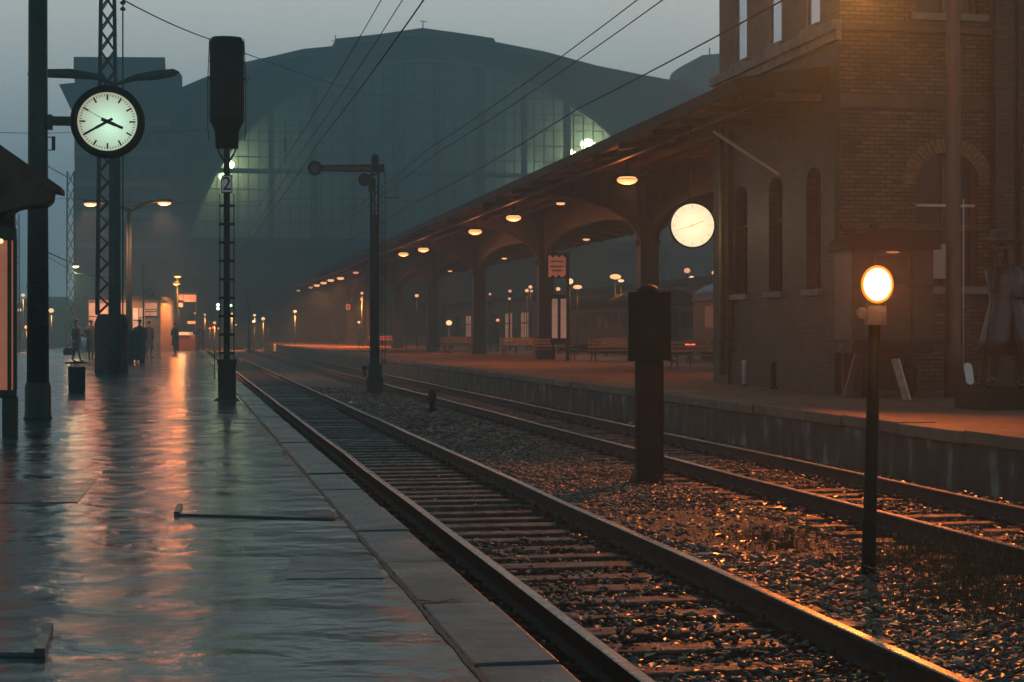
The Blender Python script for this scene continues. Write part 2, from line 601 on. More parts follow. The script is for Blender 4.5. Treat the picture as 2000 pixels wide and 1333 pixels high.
stones('ballast_stones', 80000, (1.4, 9.15), (6.5, 30), .015, .034, MST, 3, 'wet dark ballast stones strewn between and beside the rails', 1.25, keep_bed)
stones('ballast_stones', 16000, (4.0, 9.15), (28, 62), .03, .05, MST, 5, 'smaller looking ballast stones further along the far track', 1.0, lambda x, y, r: keep_bed(x, y, r))

def keep_top(x, y, r):
    if not (2.3 < x < 3.63 or 6.53 < x < 7.86): return False
    if x < 4 and y > 15.8: return False
    v = math.sin(x * 4.1 + y * 1.9) + math.sin(y * 3.1 - x * 2.3) + .6 * math.sin(y * 7 + x * 9)
    return r < (.75 if v > -.1 else .22)


stones('sleeper_debris', 26000, (2.3, 7.9), (6.5, 25), .010, .026, MST, 9, 'small stones and dirt half burying the sleepers', 1.2, keep_top, .066)
rn = random.Random(21); mb = MB()
for _ in range(10500):
    x = rn.uniform(1.5, 8.9); y = 6.5 + 24 * rn.random() ** 1.3
    if any(abs(x - q_) < .06 for q_ in R1 + R2): continue
    if y > 16 and x < 3.9 and rn.random() < .8: continue
    z = bed_height(x, y) + rn.uniform(.03, .085); s1 = rn.uniform(.018, .05); s2 = s1 * rn.uniform(.35, .7); a = rn.uniform(0, 6.28)
    ca, sa = math.cos(a), math.sin(a); tz = rn.uniform(-.5, .5); b = len(mb.v)
    for u, v, wz in ((-1, 0, 0), (-.2, -1, .3), (1, 0, .1), (-.2, 1, .35)):
        mb.v.append((x + (u * s1 * ca - v * s2 * sa), y + (u * s1 * sa + v * s2 * ca), z + wz * s2 + tz * u * s1 * .5))
    mb.face((b, b + 1, b + 2)); mb.face((b, b + 2, b + 3))
tag(mb.build('fallen_leaves', stone_mat('wet_brown_leaf', (.05, .028, .012), (.42, .25, .10), .3)), 'wet brown leaves and chips scattered over the track ballast', 'leaves', kind='stuff')  # real leaves, their pale tone raised partly as glints

# ---- platform surfaces
def wet_mat(name, base, base2, r0, r1, b1=.5, b2=.35, vs=.55, spec=.6, seam=None, bsc=3.4, bdist=.045):
    m = bpy.data.materials.new(name); m.use_nodes = True
    n = m.node_tree.nodes; L = m.node_tree.links; b = n['Principled BSDF']
    g = n.new('ShaderNodeNewGeometry')
    def noise(s, d=5, r=.55, dist=0):
        k = n.new('ShaderNodeTexNoise'); k.inputs['Scale'].default_value = s; k.inputs['Detail'].default_value = d
        k.inputs['Roughness'].default_value = r; k.inputs['Distortion'].default_value = dist
        L.new(g.outputs['Position'], k.inputs['Vector']); return k
    n1 = noise(vs, 6, .6, .4)
    mr = n.new('ShaderNodeMapRange'); mr.inputs['From Min'].default_value = .38; mr.inputs['From Max'].default_value = .62
    L.new(n1.outputs['Fac'], mr.inputs['Value'])
    mx = n.new('ShaderNodeMix'); mx.data_type = 'RGBA'
    mx.inputs[6].default_value = (*base, 1); mx.inputs[7].default_value = (*base2, 1)
    L.new(mr.outputs[0], mx.inputs[0]); L.new(mx.outputs[2], b.inputs['Base Color'])
    if seam is not None:       # mud washed along the seam, with its own ragged outline
        sx = n.new('ShaderNodeSeparateXYZ'); L.new(g.outputs['Position'], sx.inputs[0])
        sb = n.new('ShaderNodeMath'); sb.operation = 'SUBTRACT'; L.new(sx.outputs[0], sb.inputs[0]); sb.inputs[1].default_value = seam
        ab = n.new('ShaderNodeMath'); ab.operation = 'ABSOLUTE'; L.new(sb.outputs[0], ab.inputs[0])
        ns = noise(2.6, 6, .7, .5)
        m_ = n.new('ShaderNodeMath'); m_.operation = 'MULTIPLY_ADD'; L.new(ns.outputs['Fac'], m_.inputs[0]); m_.inputs[1].default_value = .62; m_.inputs[2].default_value = -.27
        sb2 = n.new('ShaderNodeMath'); sb2.operation = 'SUBTRACT'; L.new(m_.outputs[0], sb2.inputs[0]); L.new(ab.outputs[0], sb2.inputs[1])
        mk = n.new('ShaderNodeMapRange'); mk.inputs['From Min'].default_value = -.03; mk.inputs['From Max'].default_value = .03
        L.new(sb2.outputs[0], mk.inputs['Value'])
        mm = n.new('ShaderNodeMix'); mm.data_type = 'RGBA'; mm.inputs[7].default_value = (.13, .06, .03, 1)
        L.new(mk.outputs[0], mm.inputs[0]); L.new(mx.outputs[2], mm.inputs[6]); L.new(mm.outputs[2], b.inputs['Base Color'])
    n4 = noise(1.3, 6, .65)
    rr = n.new('ShaderNodeMapRange'); rr.inputs['From Min'].default_value = .35; rr.inputs['From Max'].default_value = .65
    rr.inputs['To Min'].default_value = r0; rr.inputs['To Max'].default_value = r1
    L.new(n4.outputs['Fac'], rr.inputs['Value']); L.new(rr.outputs[0], b.inputs['Roughness'])
    b.inputs['Specular IOR Level'].default_value = spec
    n2 = noise(bsc, 3, .5, .2); n3 = noise(48, 4)
    bp = n.new('ShaderNodeBump'); bp.inputs['Strength'].default_value = b1; bp.inputs['Distance'].default_value = bdist
    L.new(n2.outputs['Fac'], bp.inputs['Height'])
    bq = n.new('ShaderNodeBump'); bq.inputs['Strength'].default_value = b2; bq.inputs['Distance'].default_value = .006
    L.new(n3.outputs['Fac'], bq.inputs['Height']); L.new(bp.outputs[0], bq.inputs['Normal'])
    L.new(bq.outputs[0], b.inputs['Normal'])
    return m


M_WET = wet_mat('wet_asphalt', (.022, .056, .066), (.045, .085, .095), .08, .26, .55, .25, .55, .3, seam=.98, bsc=2.1, bdist=.06)
M_WETC = wet_mat('wet_coping_stone', (.032, .05, .052), (.055, .058, .05), .2, .42, .35, .4, 1.2, .35, seam=1.0)
M_P2 = wet_mat('damp_sandy_paving', (.13, .083, .056), (.20, .125, .082), .45, .75, .9, .8, .8, .35)
M_STAIN = mat('rusty_mud_in_joint', (.095, .055, .034), .55, 0, 0, 2.5, .6, 30, col2=(.035, .028, .022))


def wall_mat():
    m = bpy.data.materials.new('streaked_platform_wall'); m.use_nodes = True
    n = m.node_tree.nodes; L = m.node_tree.links; b = n['Principled BSDF']
    g = n.new('ShaderNodeNewGeometry')
    mp = n.new('ShaderNodeMapping'); mp.inputs['Scale'].default_value = (3, 1.6, .7)
    L.new(g.outputs['Position'], mp.inputs['Vector'])
    k = n.new('ShaderNodeTexNoise'); k.inputs['Scale'].default_value = 1.6; k.inputs['Detail'].default_value = 7
    L.new(mp.outputs[0], k.inputs['Vector'])
    r = n.new('ShaderNodeValToRGB')
    r.color_ramp.elements[0].position = .45; r.color_ramp.elements[0].color = (.035, .033, .028, 1)
    r.color_ramp.elements[1].position = .74; r.color_ramp.elements[1].color = (.34, .36, .33, 1)
    e = r.color_ramp.elements.new(.58); e.color = (.07, .068, .058, 1)
    L.new(k.outputs['Fac'], r.inputs[0]); L.new(r.outputs[0], b.inputs['Base Color'])
    b.inputs['Roughness'].default_value = .7
    return m


# platform 1 (asphalt with coping slabs)
mb = MB(); mb.box(-9.5, 1.03, -6, 196, -.38, P1Z)
p1 = tag(mb.build('platform', M_WET), kind='structure')
first = None
y = 2.0
cnt = 0
while y < 190:
    ln = 1.5 if y < 62 else 16
    if ln == 1.5:
        if first is None:
            mb = MB(); mb.box(0, E1 - 1.045, 0.008, ln - .008, -.14, 0)
            first = mb.build('coping_stone', M_WETC, p1, bevel=.012); o = first
        else:
            o = first.copy(); COL.objects.link(o)
        dz = RND.uniform(-.006, .012)
        o.location = (1.045, y, P1Z + dz); o.rotation_euler = (0, RND.uniform(-.012, .012), RND.uniform(-.004, .004))
        cnt += 1
    y += ln
mb = MB(); mb.box(1.045, E1, 62.01, 196, P1Z - .14, P1Z + .004)
mb.build('coping_strip', M_WETC, p1)
mb = MB(); mb.box(1.03, E1 - .07, -6, 196, -.38, P1Z - .15)
mb.build('platform_wall', wall_mat(), p1)
# muddy joint: a ragged sheet along the coping
mb = MB()
L_, R_ = [], []
y = 5
while y < 60:
    wl = .006 + .006 * abs(math.sin(y * 2.3) + .5 * math.sin(y * 5.7 + 1)) + .005 * RND.random()
    L_.append((1.03 - wl, y)); R_.append((1.036 + .012 * RND.random(), y)); y += .06
for p in L_: mb.v.append((p[0], p[1], P1Z + .004))
for p in R_: mb.v.append((p[0], p[1], P1Z + .0045))
n_ = len(L_)
for i in range(n_ - 1): mb.face((i, n_ + i, n_ + i + 1, i + 1))
mb.build('mud_line', M_STAIN, p1)
# repair patches and cross joints in the asphalt
M_PATCH = wet_mat('darker_asphalt_patch', (.014, .032, .037), (.03, .052, .058), .12, .34, .5, .4, .9, .3, bsc=3, bdist=.05)
for (px0, py0, px1, py1) in ((330, 822, 520, 812), (560, 1135, 800, 1085), (-40, 985, 190, 935), (560, 900, 655, 872)):
    a, b = G(px0, py0, P1Z), G(px1, py1, P1Z)
    x0, x1 = sorted((a.x, min(b.x, 1.01))); y0, y1 = sorted((a.y, b.y))
    mb = MB(); mb.prism([(x0, y0 + .05), (x1 - .04, y0), (x1, y1 - .06), (x0 + .07, y1)], 'z', P1Z - .01, P1Z + .004); mb.build('asphalt_patch', M_PATCH, p1)
for py, pa_, pb2 in ((829, 325, 1.02), (893, 650, 1.02), (760, 250, 1.02), (1175, 900, 1.02)):
    a = G(pa_, py, P1Z); xx0, xx1 = sorted((a.x, pb2)); mb = MB(); n = 24; rj = random.Random(py)
    for i in range(n + 1):
        x = xx0 + (xx1 - xx0) * i / n; yy = a.y + rj.uniform(-.012, .012) + .03 * math.sin(i * .4)
        mb.v += [(x, yy, P1Z + .0045), (x, yy + .012 + rj.uniform(0, .018), P1Z + .0045)]
    for i in range(n): mb.face((2 * i, 2 * i + 2, 2 * i + 3, 2 * i + 1))
    mb.build('open_joint', M_BLACK, p1)
# platform 2
mb = MB(); mb.box(E2, 30, -6, 215, -.38, P2Z)
p2 = tag(mb.build('platform_paving', M_P2), kind='structure')
mb = MB(); mb.box(E2 - .005, E2 + .02, -6, 215, -.38, P2Z - .16)
mb.build('platform_wall', wall_mat(), p2)
for i in range(44):
    if i == 0:
        mb = MB(); mb.box(0, .55, .01, 1.98, -.16, 0)
        f2 = mb.build('coping_stone', M_P2, p2, bevel=.015); o = f2
    else:
        o = f2.copy(); COL.objects.link(o)
    o.location = (E2 - .06 - RND.uniform(0, .03), 10 + i * 2, P2Z + .012 + RND.uniform(-.008, .008)); o.rotation_euler = (RND.uniform(-.006, .006), 0, 0)

# ------------------------------------------------------------------ tracks
def make_track(xc, label, y0=5.0, y1=204):
    t = thing('railway_track', label, 'railway track', (xc, 0, 0))
    for sx in (-.7525, .7525):
        prof = [(-.07, -.165), (.07, -.165), (.07, -.150), (.012, -.128), (.012, -.045), (.036, -.032), (.036, -.006), (.028, 0), (-.028, 0), (-.036, -.006), (-.036, -.032), (-.012, -.045), (-.012, -.128), (-.07, -.150)]
        mb = MB(); n = len(prof)
        ysr = [y0 + i * 2.5 for i in range(int((y1 - y0) / 2.5) + 1)]
        for yv in ysr:
            wx = .006 * math.sin(yv * .9 + sx * 3); wz = .004 * math.sin(yv * .57 + sx)
            for u, v in prof: mb.v.append((sx + u + wx, yv, v + wz))
        for j in range(len(ysr) - 1):
            for k in range(n):
                mb.cur = 1 if k in (6, 7, 8) else 0
                a = j * n + k; b2 = j * n + (k + 1) % n
                mb.face((a, b2, b2 + n, a + n))
        mb.build('rail', [M_RAILSIDE, M_RAILTOP], t)
    # sleepers
    rn = random.Random(int(xc * 10))
    proto = None
    ysl = y0 + .3
    rest = MB(); k = 0
    clip = MB()
    while ysl < y1:
        dy = rn.uniform(-.03, .03)
        if k < 100:
            if proto is None:
                proto = []
                for q in range(3):
                    mb = MB(); mb.box(-1.27, 1.27, -.125, .125, -.16, 0)
                    for i_, vv in enumerate(mb.v):
                        mb.v[i_] = (vv[0] + rn.uniform(-.02, .02), vv[1] + rn.uniform(-.012, .012), vv[2])
                    o = mb.build('sleeper', M_SLEEP, t, bevel=.012); proto.append(o); COL.objects.unlink(o)
            o = proto[k % 3].copy(); COL.objects.link(o)
            o.location = (rn.uniform(-.03, .03), ysl + dy, -.172 + rn.uniform(-.012, 0))
            o.rotation_euler = (rn.uniform(-.03, .03), 0, rn.uniform(-.012, .012))
        else:
            rest.box(-1.27, 1.27, ysl - .125, ysl + .125, -.33, -.175)
        if k < 60:
            for sx in (-.7525, .7525):
                for s2 in (-.115, .115):
                    clip.cbox(sx + s2, ysl + dy, -.155, .085, .11, .035)
                    clip.cyl((sx + s2, ysl + dy, -.14), (sx + s2, ysl + dy, -.095), .016, n=6)
        ysl += .62; k += 1
    for o in proto: bpy.data.objects.remove(o)
    tag(rest.build('sleepers', M_SLEEP, t), kind='stuff')
    tag(clip.build('rail_fastenings', M_RAILSIDE, t), kind='stuff')
    return t


make_track(2.9625, 'near railway track beside the wet asphalt platform')
make_track(7.1925, 'far railway track along the streaked wall of the canopy platform')

# ------------------------------------------------------------------ weeds and litter
def weeds(name, label, spots, m):
    mb = MB(); rn = random.Random(11)
    for (x, y, r, h, n) in spots:
        for _ in range(int(n * 1.0)):
            a = rn.uniform(0, 6.28); d = r * rn.random() ** .9 * rn.choice((.6, 1, 1.3))
            bx, by = x + math.cos(a) * d, y + math.sin(a) * d
            z = bed_height(bx, by) - .01
            hh = h * rn.uniform(.25, 1.15) * rn.choice((.5, .8, 1)); lx, ly = rn.gauss(0, .55) * hh, rn.gauss(0, .4) * hh
            wd = rn.uniform(.0015, .0038)
            b = len(mb.v)
            for t in (0, .5, 1):
                cx, cy = bx + lx * t * t, by + ly * t * t
                ww = wd * (1 - t * .8)
                mb.v += [(cx - ww, cy, z + hh * t), (cx + ww, cy + ww * .3, z + hh * t)]
            mb.face((b, b + 1, b + 3, b + 2)); mb.face((b + 2, b + 3, b + 5, b + 4))
    o = mb.build(name, m); return tag(o, label, 'weeds', kind='stuff')


def gp(px, py): q = G(px, py, GZ + .02); return q.x, q.y


sp = []
for px, py, r, h, n in [(1240, 945, .6, .22, 240), (1180, 935, .4, .16, 160), (1500, 1055, .55, .2, 420), (1540, 1075, .4, .22, 260), (1700, 1120, .5, .2, 260), (1790, 1100, .55, .34, 360), (1880, 1140, .6, .38, 420), (1960, 1130, .5, .36, 350), (1930, 1190, .5, .32, 320), (1835, 1190, .4, .25, 200), (1400, 990, .3, .2, 90), (870, 830, .9, .16, 240), (960, 880, .8, .14, 200), (1990, 1230, .4, .3, 200)]:
    x, y = gp(px, py); sp.append((x, y, r, h, n))
weeds('dry_grass', 'dry brownish grass tufts growing in the ballast between the tracks', sp, M_WEED)
weeds('weeds', 'dull green weeds standing thin in the ballast at right', [(x + .1, y + .15, r, h * 1.1, n // 2) for x, y, r, h, n in sp[4:]], M_WEEDG)


def litter(px, py, s, label, m=M_PAPER, z=GZ + .05, flat=.35, asp=2.2):
    p = G(px, py, z); rn = random.Random(px)
    mb = MB(); N = 5
    for j in range(N):
        for i in range(N):
            mb.v.append(((i - 2) * s * asp / 5 + rn.uniform(-.15, .15) * s / 2, (j - 2) * s / 5, abs(rn.gauss(0, .3)) * s * flat))
    for j in range(N - 1):
        for i in range(N - 1):
            a = j * N + i; mb.face((a, a + 1, a + N + 1, a + N))
    o = mb.build('paper_scrap', m, None, p); o.rotation_euler = (0, 0, rn.uniform(-.4, .4))
    tag(o, label, 'litter')


litter(1008, 863, .15, 'white crumpled paper lying between the tracks')
litter(1090, 1256, .1, 'pale paper scrap fallen below the near platform edge', z=GZ + .07)
litter(1390, 1085, .16, 'bluish crumpled plastic scrap beside the near track right rail', mat('bluish_plastic', (.22, .34, .33), .3))
litter(1815, 1172, .07, 'small yellow scrap in the weeds near the lantern post', mat('yellow_scrap', (.9, .75, .3), .4), flat=.8)
litter(690, 788, .16, 'white scrap beside the far half of the near track')

# ------------------------------------------------------------------ near left pole with the clock
def clock_parts(root, r, dial_mat, hands_mat, cz, deep=.16, hour=0, minute=0, sec=None, fx=0, ring=.1, faint=False):
    """dial faces -y"""
    k = MB(); n = 56
    rings = []
    for rr, yy in [(r + ring, -deep / 2), (r + ring, deep / 2), (r - .02, deep / 2), (r - .02, deep / 2 - .02)]:
        pass
    prof = [(r, -deep / 2 + .03), (r, -deep / 2 - .015), (r + ring * .6, -deep / 2 - .015), (r + ring, -deep / 2 + .03), (r + ring, deep / 2 - .03), (r + ring * .6, deep / 2 + .015), (.02, deep / 2 + .015)]
    base = []
    for rr, yy in prof:
        b = len(k.v); base.append(b)
        for i in range(n):
            t = 2 * math.pi * i / n
            k.v.append((fx + math.cos(t) * rr, yy, cz + math.sin(t) * rr))
    k.sm = True
    for b0, b1 in zip(base, base[1:]):
        for i in range(n): k.face((b0 + i, b0 + (i + 1) % n, b1 + (i + 1) % n, b1 + i))
    case = k.build('clock_case', M_BLACK if not faint else M_IRON, root)
    d = MB(); d.v = [(math.cos(2 * math.pi * i / n) * r, 0, math.sin(2 * math.pi * i / n) * r) for i in range(n)]
    d.face(list(range(n)))
    d.build('dial', dial_mat, root, (fx, -deep / 2 + .028, cz))
    yk = -deep / 2 + .022
    t = MB()
    for i in range(60):
        a = math.pi * 2 * i / 60; big = i % 5 == 0
        r1 = r * (.93 if not faint else .97); r0 = r1 - r * (.2 if big else .07)
        if faint and not big: continue
        sx, cx = math.sin(a), math.cos(a)
        wd = r * (.055 if big else .02) * (.6 if faint else 1)
        t.beam((fx + sx * r0, yk, cz + cx * r0), (fx + sx * r1, yk, cz + cx * r1), wd, .004, up=(0, 1, 0))
    t.build('tick_marks', hands_mat, root)
    def hand(nm, ang, ln, tail, wd, yy):
        a = math.radians(ang); q = MB()
        s_, c_ = math.sin(a), math.cos(a)
        q.beam((fx - s_ * tail, yy, cz - c_ * tail), (fx + s_ * ln * .5, yy, cz + c_ * ln * .5), wd, .006, up=(0, 1, 0))
        q.beam((fx + s_ * ln * .5, yy - .001, cz + c_ * ln * .5), (fx + s_ * ln, yy - .001, cz + c_ * ln), wd * .8, .006, up=(0, 1, 0))
        q.build(nm, hands_mat, root)
    hand('hour_hand', hour, r * .56, r * .22, r * .12 * (.5 if faint else 1), yk - .008)
    hand('minute_hand', minute, r * .88, r * .2, r * .09 * (.4 if faint else 1), yk - .014)
    if sec is not None: hand('second_hand', sec, r * .92, r * .2, r * .018, yk - .02)
    q = MB(); q.cyl((fx, yk, cz), (fx, yk - .03, cz), r * .07, n=14); q.build('hub', hands_mat, root)


pb = G(74, 818, P1Z)
t = thing('clock_post', 'thick dark steel post carrying the round clock on the near platform', 'post', pb)
zz = lambda py, D: CZ - (py - HORY) / F * D - P1Z
D0 = DD(pb.x, pb.y)
mb = MB(); mb.lathe([(.20, 0), (.20, .02), (.185, .04), (.182, .46), (.165, .5), (.163, .52)], 20); mb.build('base_sleeve', M_GREEN, t)
mb = MB(); mb.lathe([(.155, .5), (.14, 3.4), (.122, 9.2)], 20); mb.build('shaft', M_GREEN, t)
mb = MB()
for py in (560, 597, 638): mb.lathe([(.163, 0), (.163, .012)], 20, cz=zz(py, D0))
mb.build('paint_ring', M_RUST, t)
zc = zz(236, D0)
mb = MB(); mb.beam((.12, 0, zc), (.46, 0, zc), .13, .12)
mb.beam((.12, 0, zc - .02), (.2, 0, zc - .02), .2, .2); mb.build('clock_arm', M_GREEN, t)
mb = MB(); mb.beam((.13, 0, zz(268, D0)), (.21, 0, zz(268, D0)), .03, .012); mb.beam((.13, 0, zz(293, D0)), (.21, 0, zz(293, D0)), .03, .012)
mb.cbox(.215, 0, zz(280, D0), .05, .03, .2); mb.build('cable_box', M_GREEN, t)
cx = (205 - 74) / F * D0 / CP
c = thing('station_clock', 'round lit station clock with black rim showing twenty to four', 'clock', (pb.x + cx, pb.y, pb.z + zc), -PSI * .2)
clock_parts(c, .42, M_DIAL1, M_BLACK, 0, hour=113, minute=240, sec=300, ring=.1)
lamp((0, -.55, 0), 2.0, (.7, 1, .75), .3, c)

# ------------------------------------------------------------------ shelter at far left
sb = G(22, 852, P1Z)
t = thing('platform_shelter', 'wooden shelter with sloping roof and lit showcase at the left edge', 'shelter', sb)
DS = DD(sb.x, sb.y)
k = DS / F
X0 = -(22) * k
ZP = lambda py: (HORY - py) * k + CZ - P1Z
rf = [((-80 - 22) * k, ZP(222)), ((0 - 22) * k, ZP(283)), ((118 - 22) * k, ZP(366)), ((118 - 22) * k, ZP(376)), ((100 - 22) * k, ZP(372)), ((98 - 22) * k, ZP(388)), ((86 - 22) * k, ZP(399)), ((40 - 22) * k, ZP(404)), ((-80 - 22) * k, ZP(440))]
mb = MB(); mb.prism(rf, 'y', -.05, .55); mb.build('roof', mat('mossy_roof_felt', (.045, .032, .018), .8, 0, .6, 6, .6, 30), t)
mb = MB(); mb.beam((-.2, 0, ZP(395)), ((72) * k, 0, ZP(395)), .06, .05); mb.beam((66 * k, 0, ZP(396)), (80 * k, 0, ZP(370)), .05, .05)
mb.beam(((-10) * k, 0, ZP(425)), (30 * k, 0, ZP(398)), .05, .05); mb.build('roof_bracket', M_IRON, t)
mb = MB(); mb.cyl((66 * k, .0, ZP(390)), (66 * k, .5, ZP(390)), .045, n=12); mb.build('gutter', M_IRON, t)
mb = MB(); mb.prism([(-1.2, ZP(430)), (9 * k, ZP(445)), (9 * k, ZP(470)), (-1.2, ZP(470))], 'y', -.02, .1)
mb.box(-1.2, 9 * k, -.02, .1, ZP(778), ZP(762)); mb.box(4 * k, 10 * k, -.03, .1, ZP(762), ZP(462)); mb.box(-7 * k, 0 * k, -.025, .09, ZP(762), ZP(462))
mb.build('showcase_frame', M_GREEN, t)
mb = MB(); mb.box(-1.2, 8 * k, .02, .05, ZP(765), ZP(465))
mb.build('lit_poster', mat('lit_poster_paper', (.4, .2, .13), .6, 0, 0, 4, col2=(.3, .10, .06), emit=(1.0, .34, .18), estr=.2), t)
mb = MB(); mb.ell((-19 * k, -.04, ZP(472)), .03, .03, .03, 10, 6); mb.build('bulb', M_WARMW, t)
mb = MB(); mb.box(-17 * k, 11 * k, -.02, .15, 0, ZP(775)); mb.build('leg', M_GREEN, t)
mb = MB(); mb.box(-1.2, -1.05, 0, .15, 0, ZP(778)); mb.build('leg', M_GREEN, t)
mb = MB(); mb.box(-1.2, 3 * k, .1, .35, ZP(775), ZP(330)); mb.build('wall', M_BLACK, t)

# ------------------------------------------------------------------ bin
b0 = G(150, 767, P1Z)
t = thing('litter_bin', 'round dark litter bin with raised flat lid on the near platform', 'bin', b0)
mb = MB(); mb.lathe([(.155, 0), (.17, .03), (.175, .5), (.182, .52), (.16, .52), (.155, .5)], 22); mb.build('bin_body', M_IRON, t)
mb = MB()
for a in (0.4, 2.5, 4.6): mb.cyl((math.cos(a) * .15, math.sin(a) * .15, .5), (math.cos(a) * .15, math.sin(a) * .15, .6), .01, n=6)
mb.build('lid_support', M_IRON, t)
mb = MB(); mb.lathe([(.24, .59), (.235, .61), (.05, .635)], 22); mb.build('lid', M_IRON, t)

# ------------------------------------------------------------------ main signal on platform 1
s0 = G(443, 783, P1Z); DSg = DD(s0.x, s0.y); k = DSg / F
Z = lambda py: (HORY - py) * k + CZ - P1Z
t = thing('light_signal', 'tall railway signal with big black hooded head seen from behind', 'railway signal', s0, -PSI * .3)
mb = MB(); mb.lathe([(.24, 0), (.2, .03), (.17, .05)], 14); mb.build('foot_plate', M_RUST, t)
mb = MB(); mb.box(-.15, .16, -.14, .14, .04, Z(705)); mb.box(-.165, .175, -.155, .155, Z(712), Z(702)); mb.box(-.155, -.145, -.1, .1, .2, .55); mb.build('base_cabinet', M_IRON, t, bevel=.01)
mb = MB(); mb.box(-.055, .055, -.05, .05, Z(702), Z(300)); mb.build('mast', M_IRON, t)
mb = MB()
for sx in (-.125, .125): mb.cyl((sx, .05, Z(705)), (sx, .05, Z(378)), .010, n=6)
z = Z(690)
while z < Z(380):
    mb.box(-.14, .14, -.02, .06, z - .022, z + .022); z += .33
mb.build('ladder', M_IRON, t)
mb = MB(); mb.box(-.1, .1, -.07, -.055, Z(378), Z(343)); mb.build('number_frame', M_IRON, t)
mb = MB(); mb.box(-.085, .085, -.078, -.072, Z(376), Z(345)); npl = mb.build('number_plate', M_WHITE, t)
text_mesh('2', .34, 'numeral', M_BLACK, npl, (0, -.081, Z(361)))
mb = MB()
rr = .305
prof = [(.2, Z(290)), (.215, Z(258)), (.235, Z(252)), (rr - .005, Z(238)), (rr, Z(232)), (rr, Z(82)), (rr - .03, Z(78)), (rr - .04, Z(74)), (.12, Z(72))]
mb.lathe(prof, 28, ey=.75); mb.build('signal_head', M_BLACK, t)
mb = MB()
for zz_ in (90, 120, 190, 225):
    mb.lathe([(rr + .006, Z(zz_) - .012), (rr + .006, Z(zz_) + .012)], 28, ey=.76)
mb.build('hoop_band', M_IRON, t)
mb = MB()
mb.lathe([(rr + .02, Z(156)), (rr + .02, Z(152))], 24, ey=.8)
mb.build('hoop_rail', M_IRON, t)
for sx in (-1, 1):
    mb = MB(); mb.tube([(sx * (rr - .05), -.02, Z(76)), (sx * (rr + .0), -.02, Z(77)), (sx * (rr + .03), -.02, Z(155)), (sx * (rr + .03), -.02, Z(250)), (sx * (rr + .01), -.02, Z(275))], .009, 6); mb.build('handrail', M_IRON, t)
mb = MB(); mb.tube([(rr, 0, Z(152)), (rr + .12, 0, Z(152)), (rr + .02, 0, Z(163))], .009, 6)
mb.build('rail_end', M_IRON, t)
mb = MB()
for sx in (-1, 1):
    mb.beam((sx * .17, 0, Z(288)), (sx * .13, 0, Z(300)), .03); mb.beam((sx * .13, 0, Z(300)), (sx * .03, 0, Z(318)), .035)
mb.build('fork', M_IRON, t)
mb = MB(); mb.ell((0, -.05, Z(298)), .055, .05, .07, 12, 8); mb.build('cable_joint', M_RUST, t)

o = thing('iron_stake', 'thin short iron stake standing beside the tall signal', 'stake', G(419, 738, P1Z))
mb = MB(); mb.cyl((0, 0, 0), (0, 0, .72), .014, n=6); mb.build('shaft', M_IRON, o)
mb = MB(); mb.ell((0, 0, .73), .022, .022, .022, 8, 6); mb.build('tip', M_IRON, o)

# ------------------------------------------------------------------ lattice mast, base and twin lamp
def lattice(name, label, loc, w0, w1, h, grp=None, step=None, m=M_IRON, leg=.07, z0=0):
    t = thing(name, label, 'mast', loc, 0, grp)
    L4 = []
    for sx in (-1, 1):
        for sy in (-1, 1):
            q = MB(); q.beam((sx * w0 / 2, sy * w0 / 2, z0), (sx * w1 / 2, sy * w1 / 2, h), leg); q.build('leg', m, t)
    q = MB(); z = z0; side = 1; step = step or w0
    while z < h - step * .5:
        zn = min(h, z + step)
        def wz(zv): return (w0 + (w1 - w0) * (zv - z0) / (h - z0)) / 2
        a, b = wz(z), wz(zn)
        for (p, r_) in (((-a, -a), (b, -b)), ((a, -a), (-b, -b)), ((-a, a), (b, b)), ((a, a), (-b, b)), ((-a, -a), (-b, b)), ((a, -a), (b, b))):
            q.beam((p[0], p[1], z), (r_[0], r_[1], zn), leg * .45)
        z = zn
    q.build('lattice_bracing', m, t)
    return t


m0 = G(218, 728, P1Z); DM = DD(m0.x, m0.y); k = DM / F
Z = lambda py: (HORY - py) * k + CZ - P1Z
t = lattice('lattice_mast', 'tall steel lattice catenary mast rising behind the clock', m0 + Vector((-.12, .05, 0)), .62, .36, Z(-120), step=.62, leg=.10, z0=Z(615))
mb = MB()
w_ = .49
mb.prism([(-w_, 0), (w_, 0), (w_, Z(632)), (w_ - .1, Z(614)), (-w_ + .1, Z(614)), (-w_, Z(632))], 'y', -.45, .45)
mb.build('concrete_base', mat('rusty_mast_base', (.075, .05, .028), .8, 0, .5, 3, .6, 25), t, bevel=.02).location = (.12, -.05, 0)
mb = MB(); mb.cyl((.46, -.2, Z(-60)), (.46, -.2, Z(614)), .022, n=8)
for py in (10, 22): mb.lathe([(.07, 0), (.09, .05), (.05, .1)], 10, .46, -.2, Z(py))
mb.build('insulated_cable', M_IRON, t)
q = m0 + Vector((.12, -.75, 0))
t = thing('twin_lamp_post', 'unlit post with two long lamp heads spread behind the clock', 'lamp post', q)
mb = MB(); mb.lathe([(.22, 0), (.2, 1.0), (.185, 2.0), (.17, Z(305)), (.12, Z(185)), (.1, Z(172))], 16); mb.build('shaft', M_IRON, t)
for sx, pts in ((-1, [(0, Z(172)), (-.25, Z(165)), (-.5, Z(158)), (-1.3, Z(153)), (-2.35, Z(154)), (-2.55, Z(156))]), (1, [(0, Z(172)), (.3, Z(165)), (.6, Z(158)), (1.2, Z(152)), (1.75, Z(146)), (1.9, Z(145))])):
    mb = MB(); mb.tube([(a, 0, b) for a, b in pts], [.05, .07, .10, .15, .12, .03], 12)
    h_ = mb.build('lamp_head', M_IRON, t)

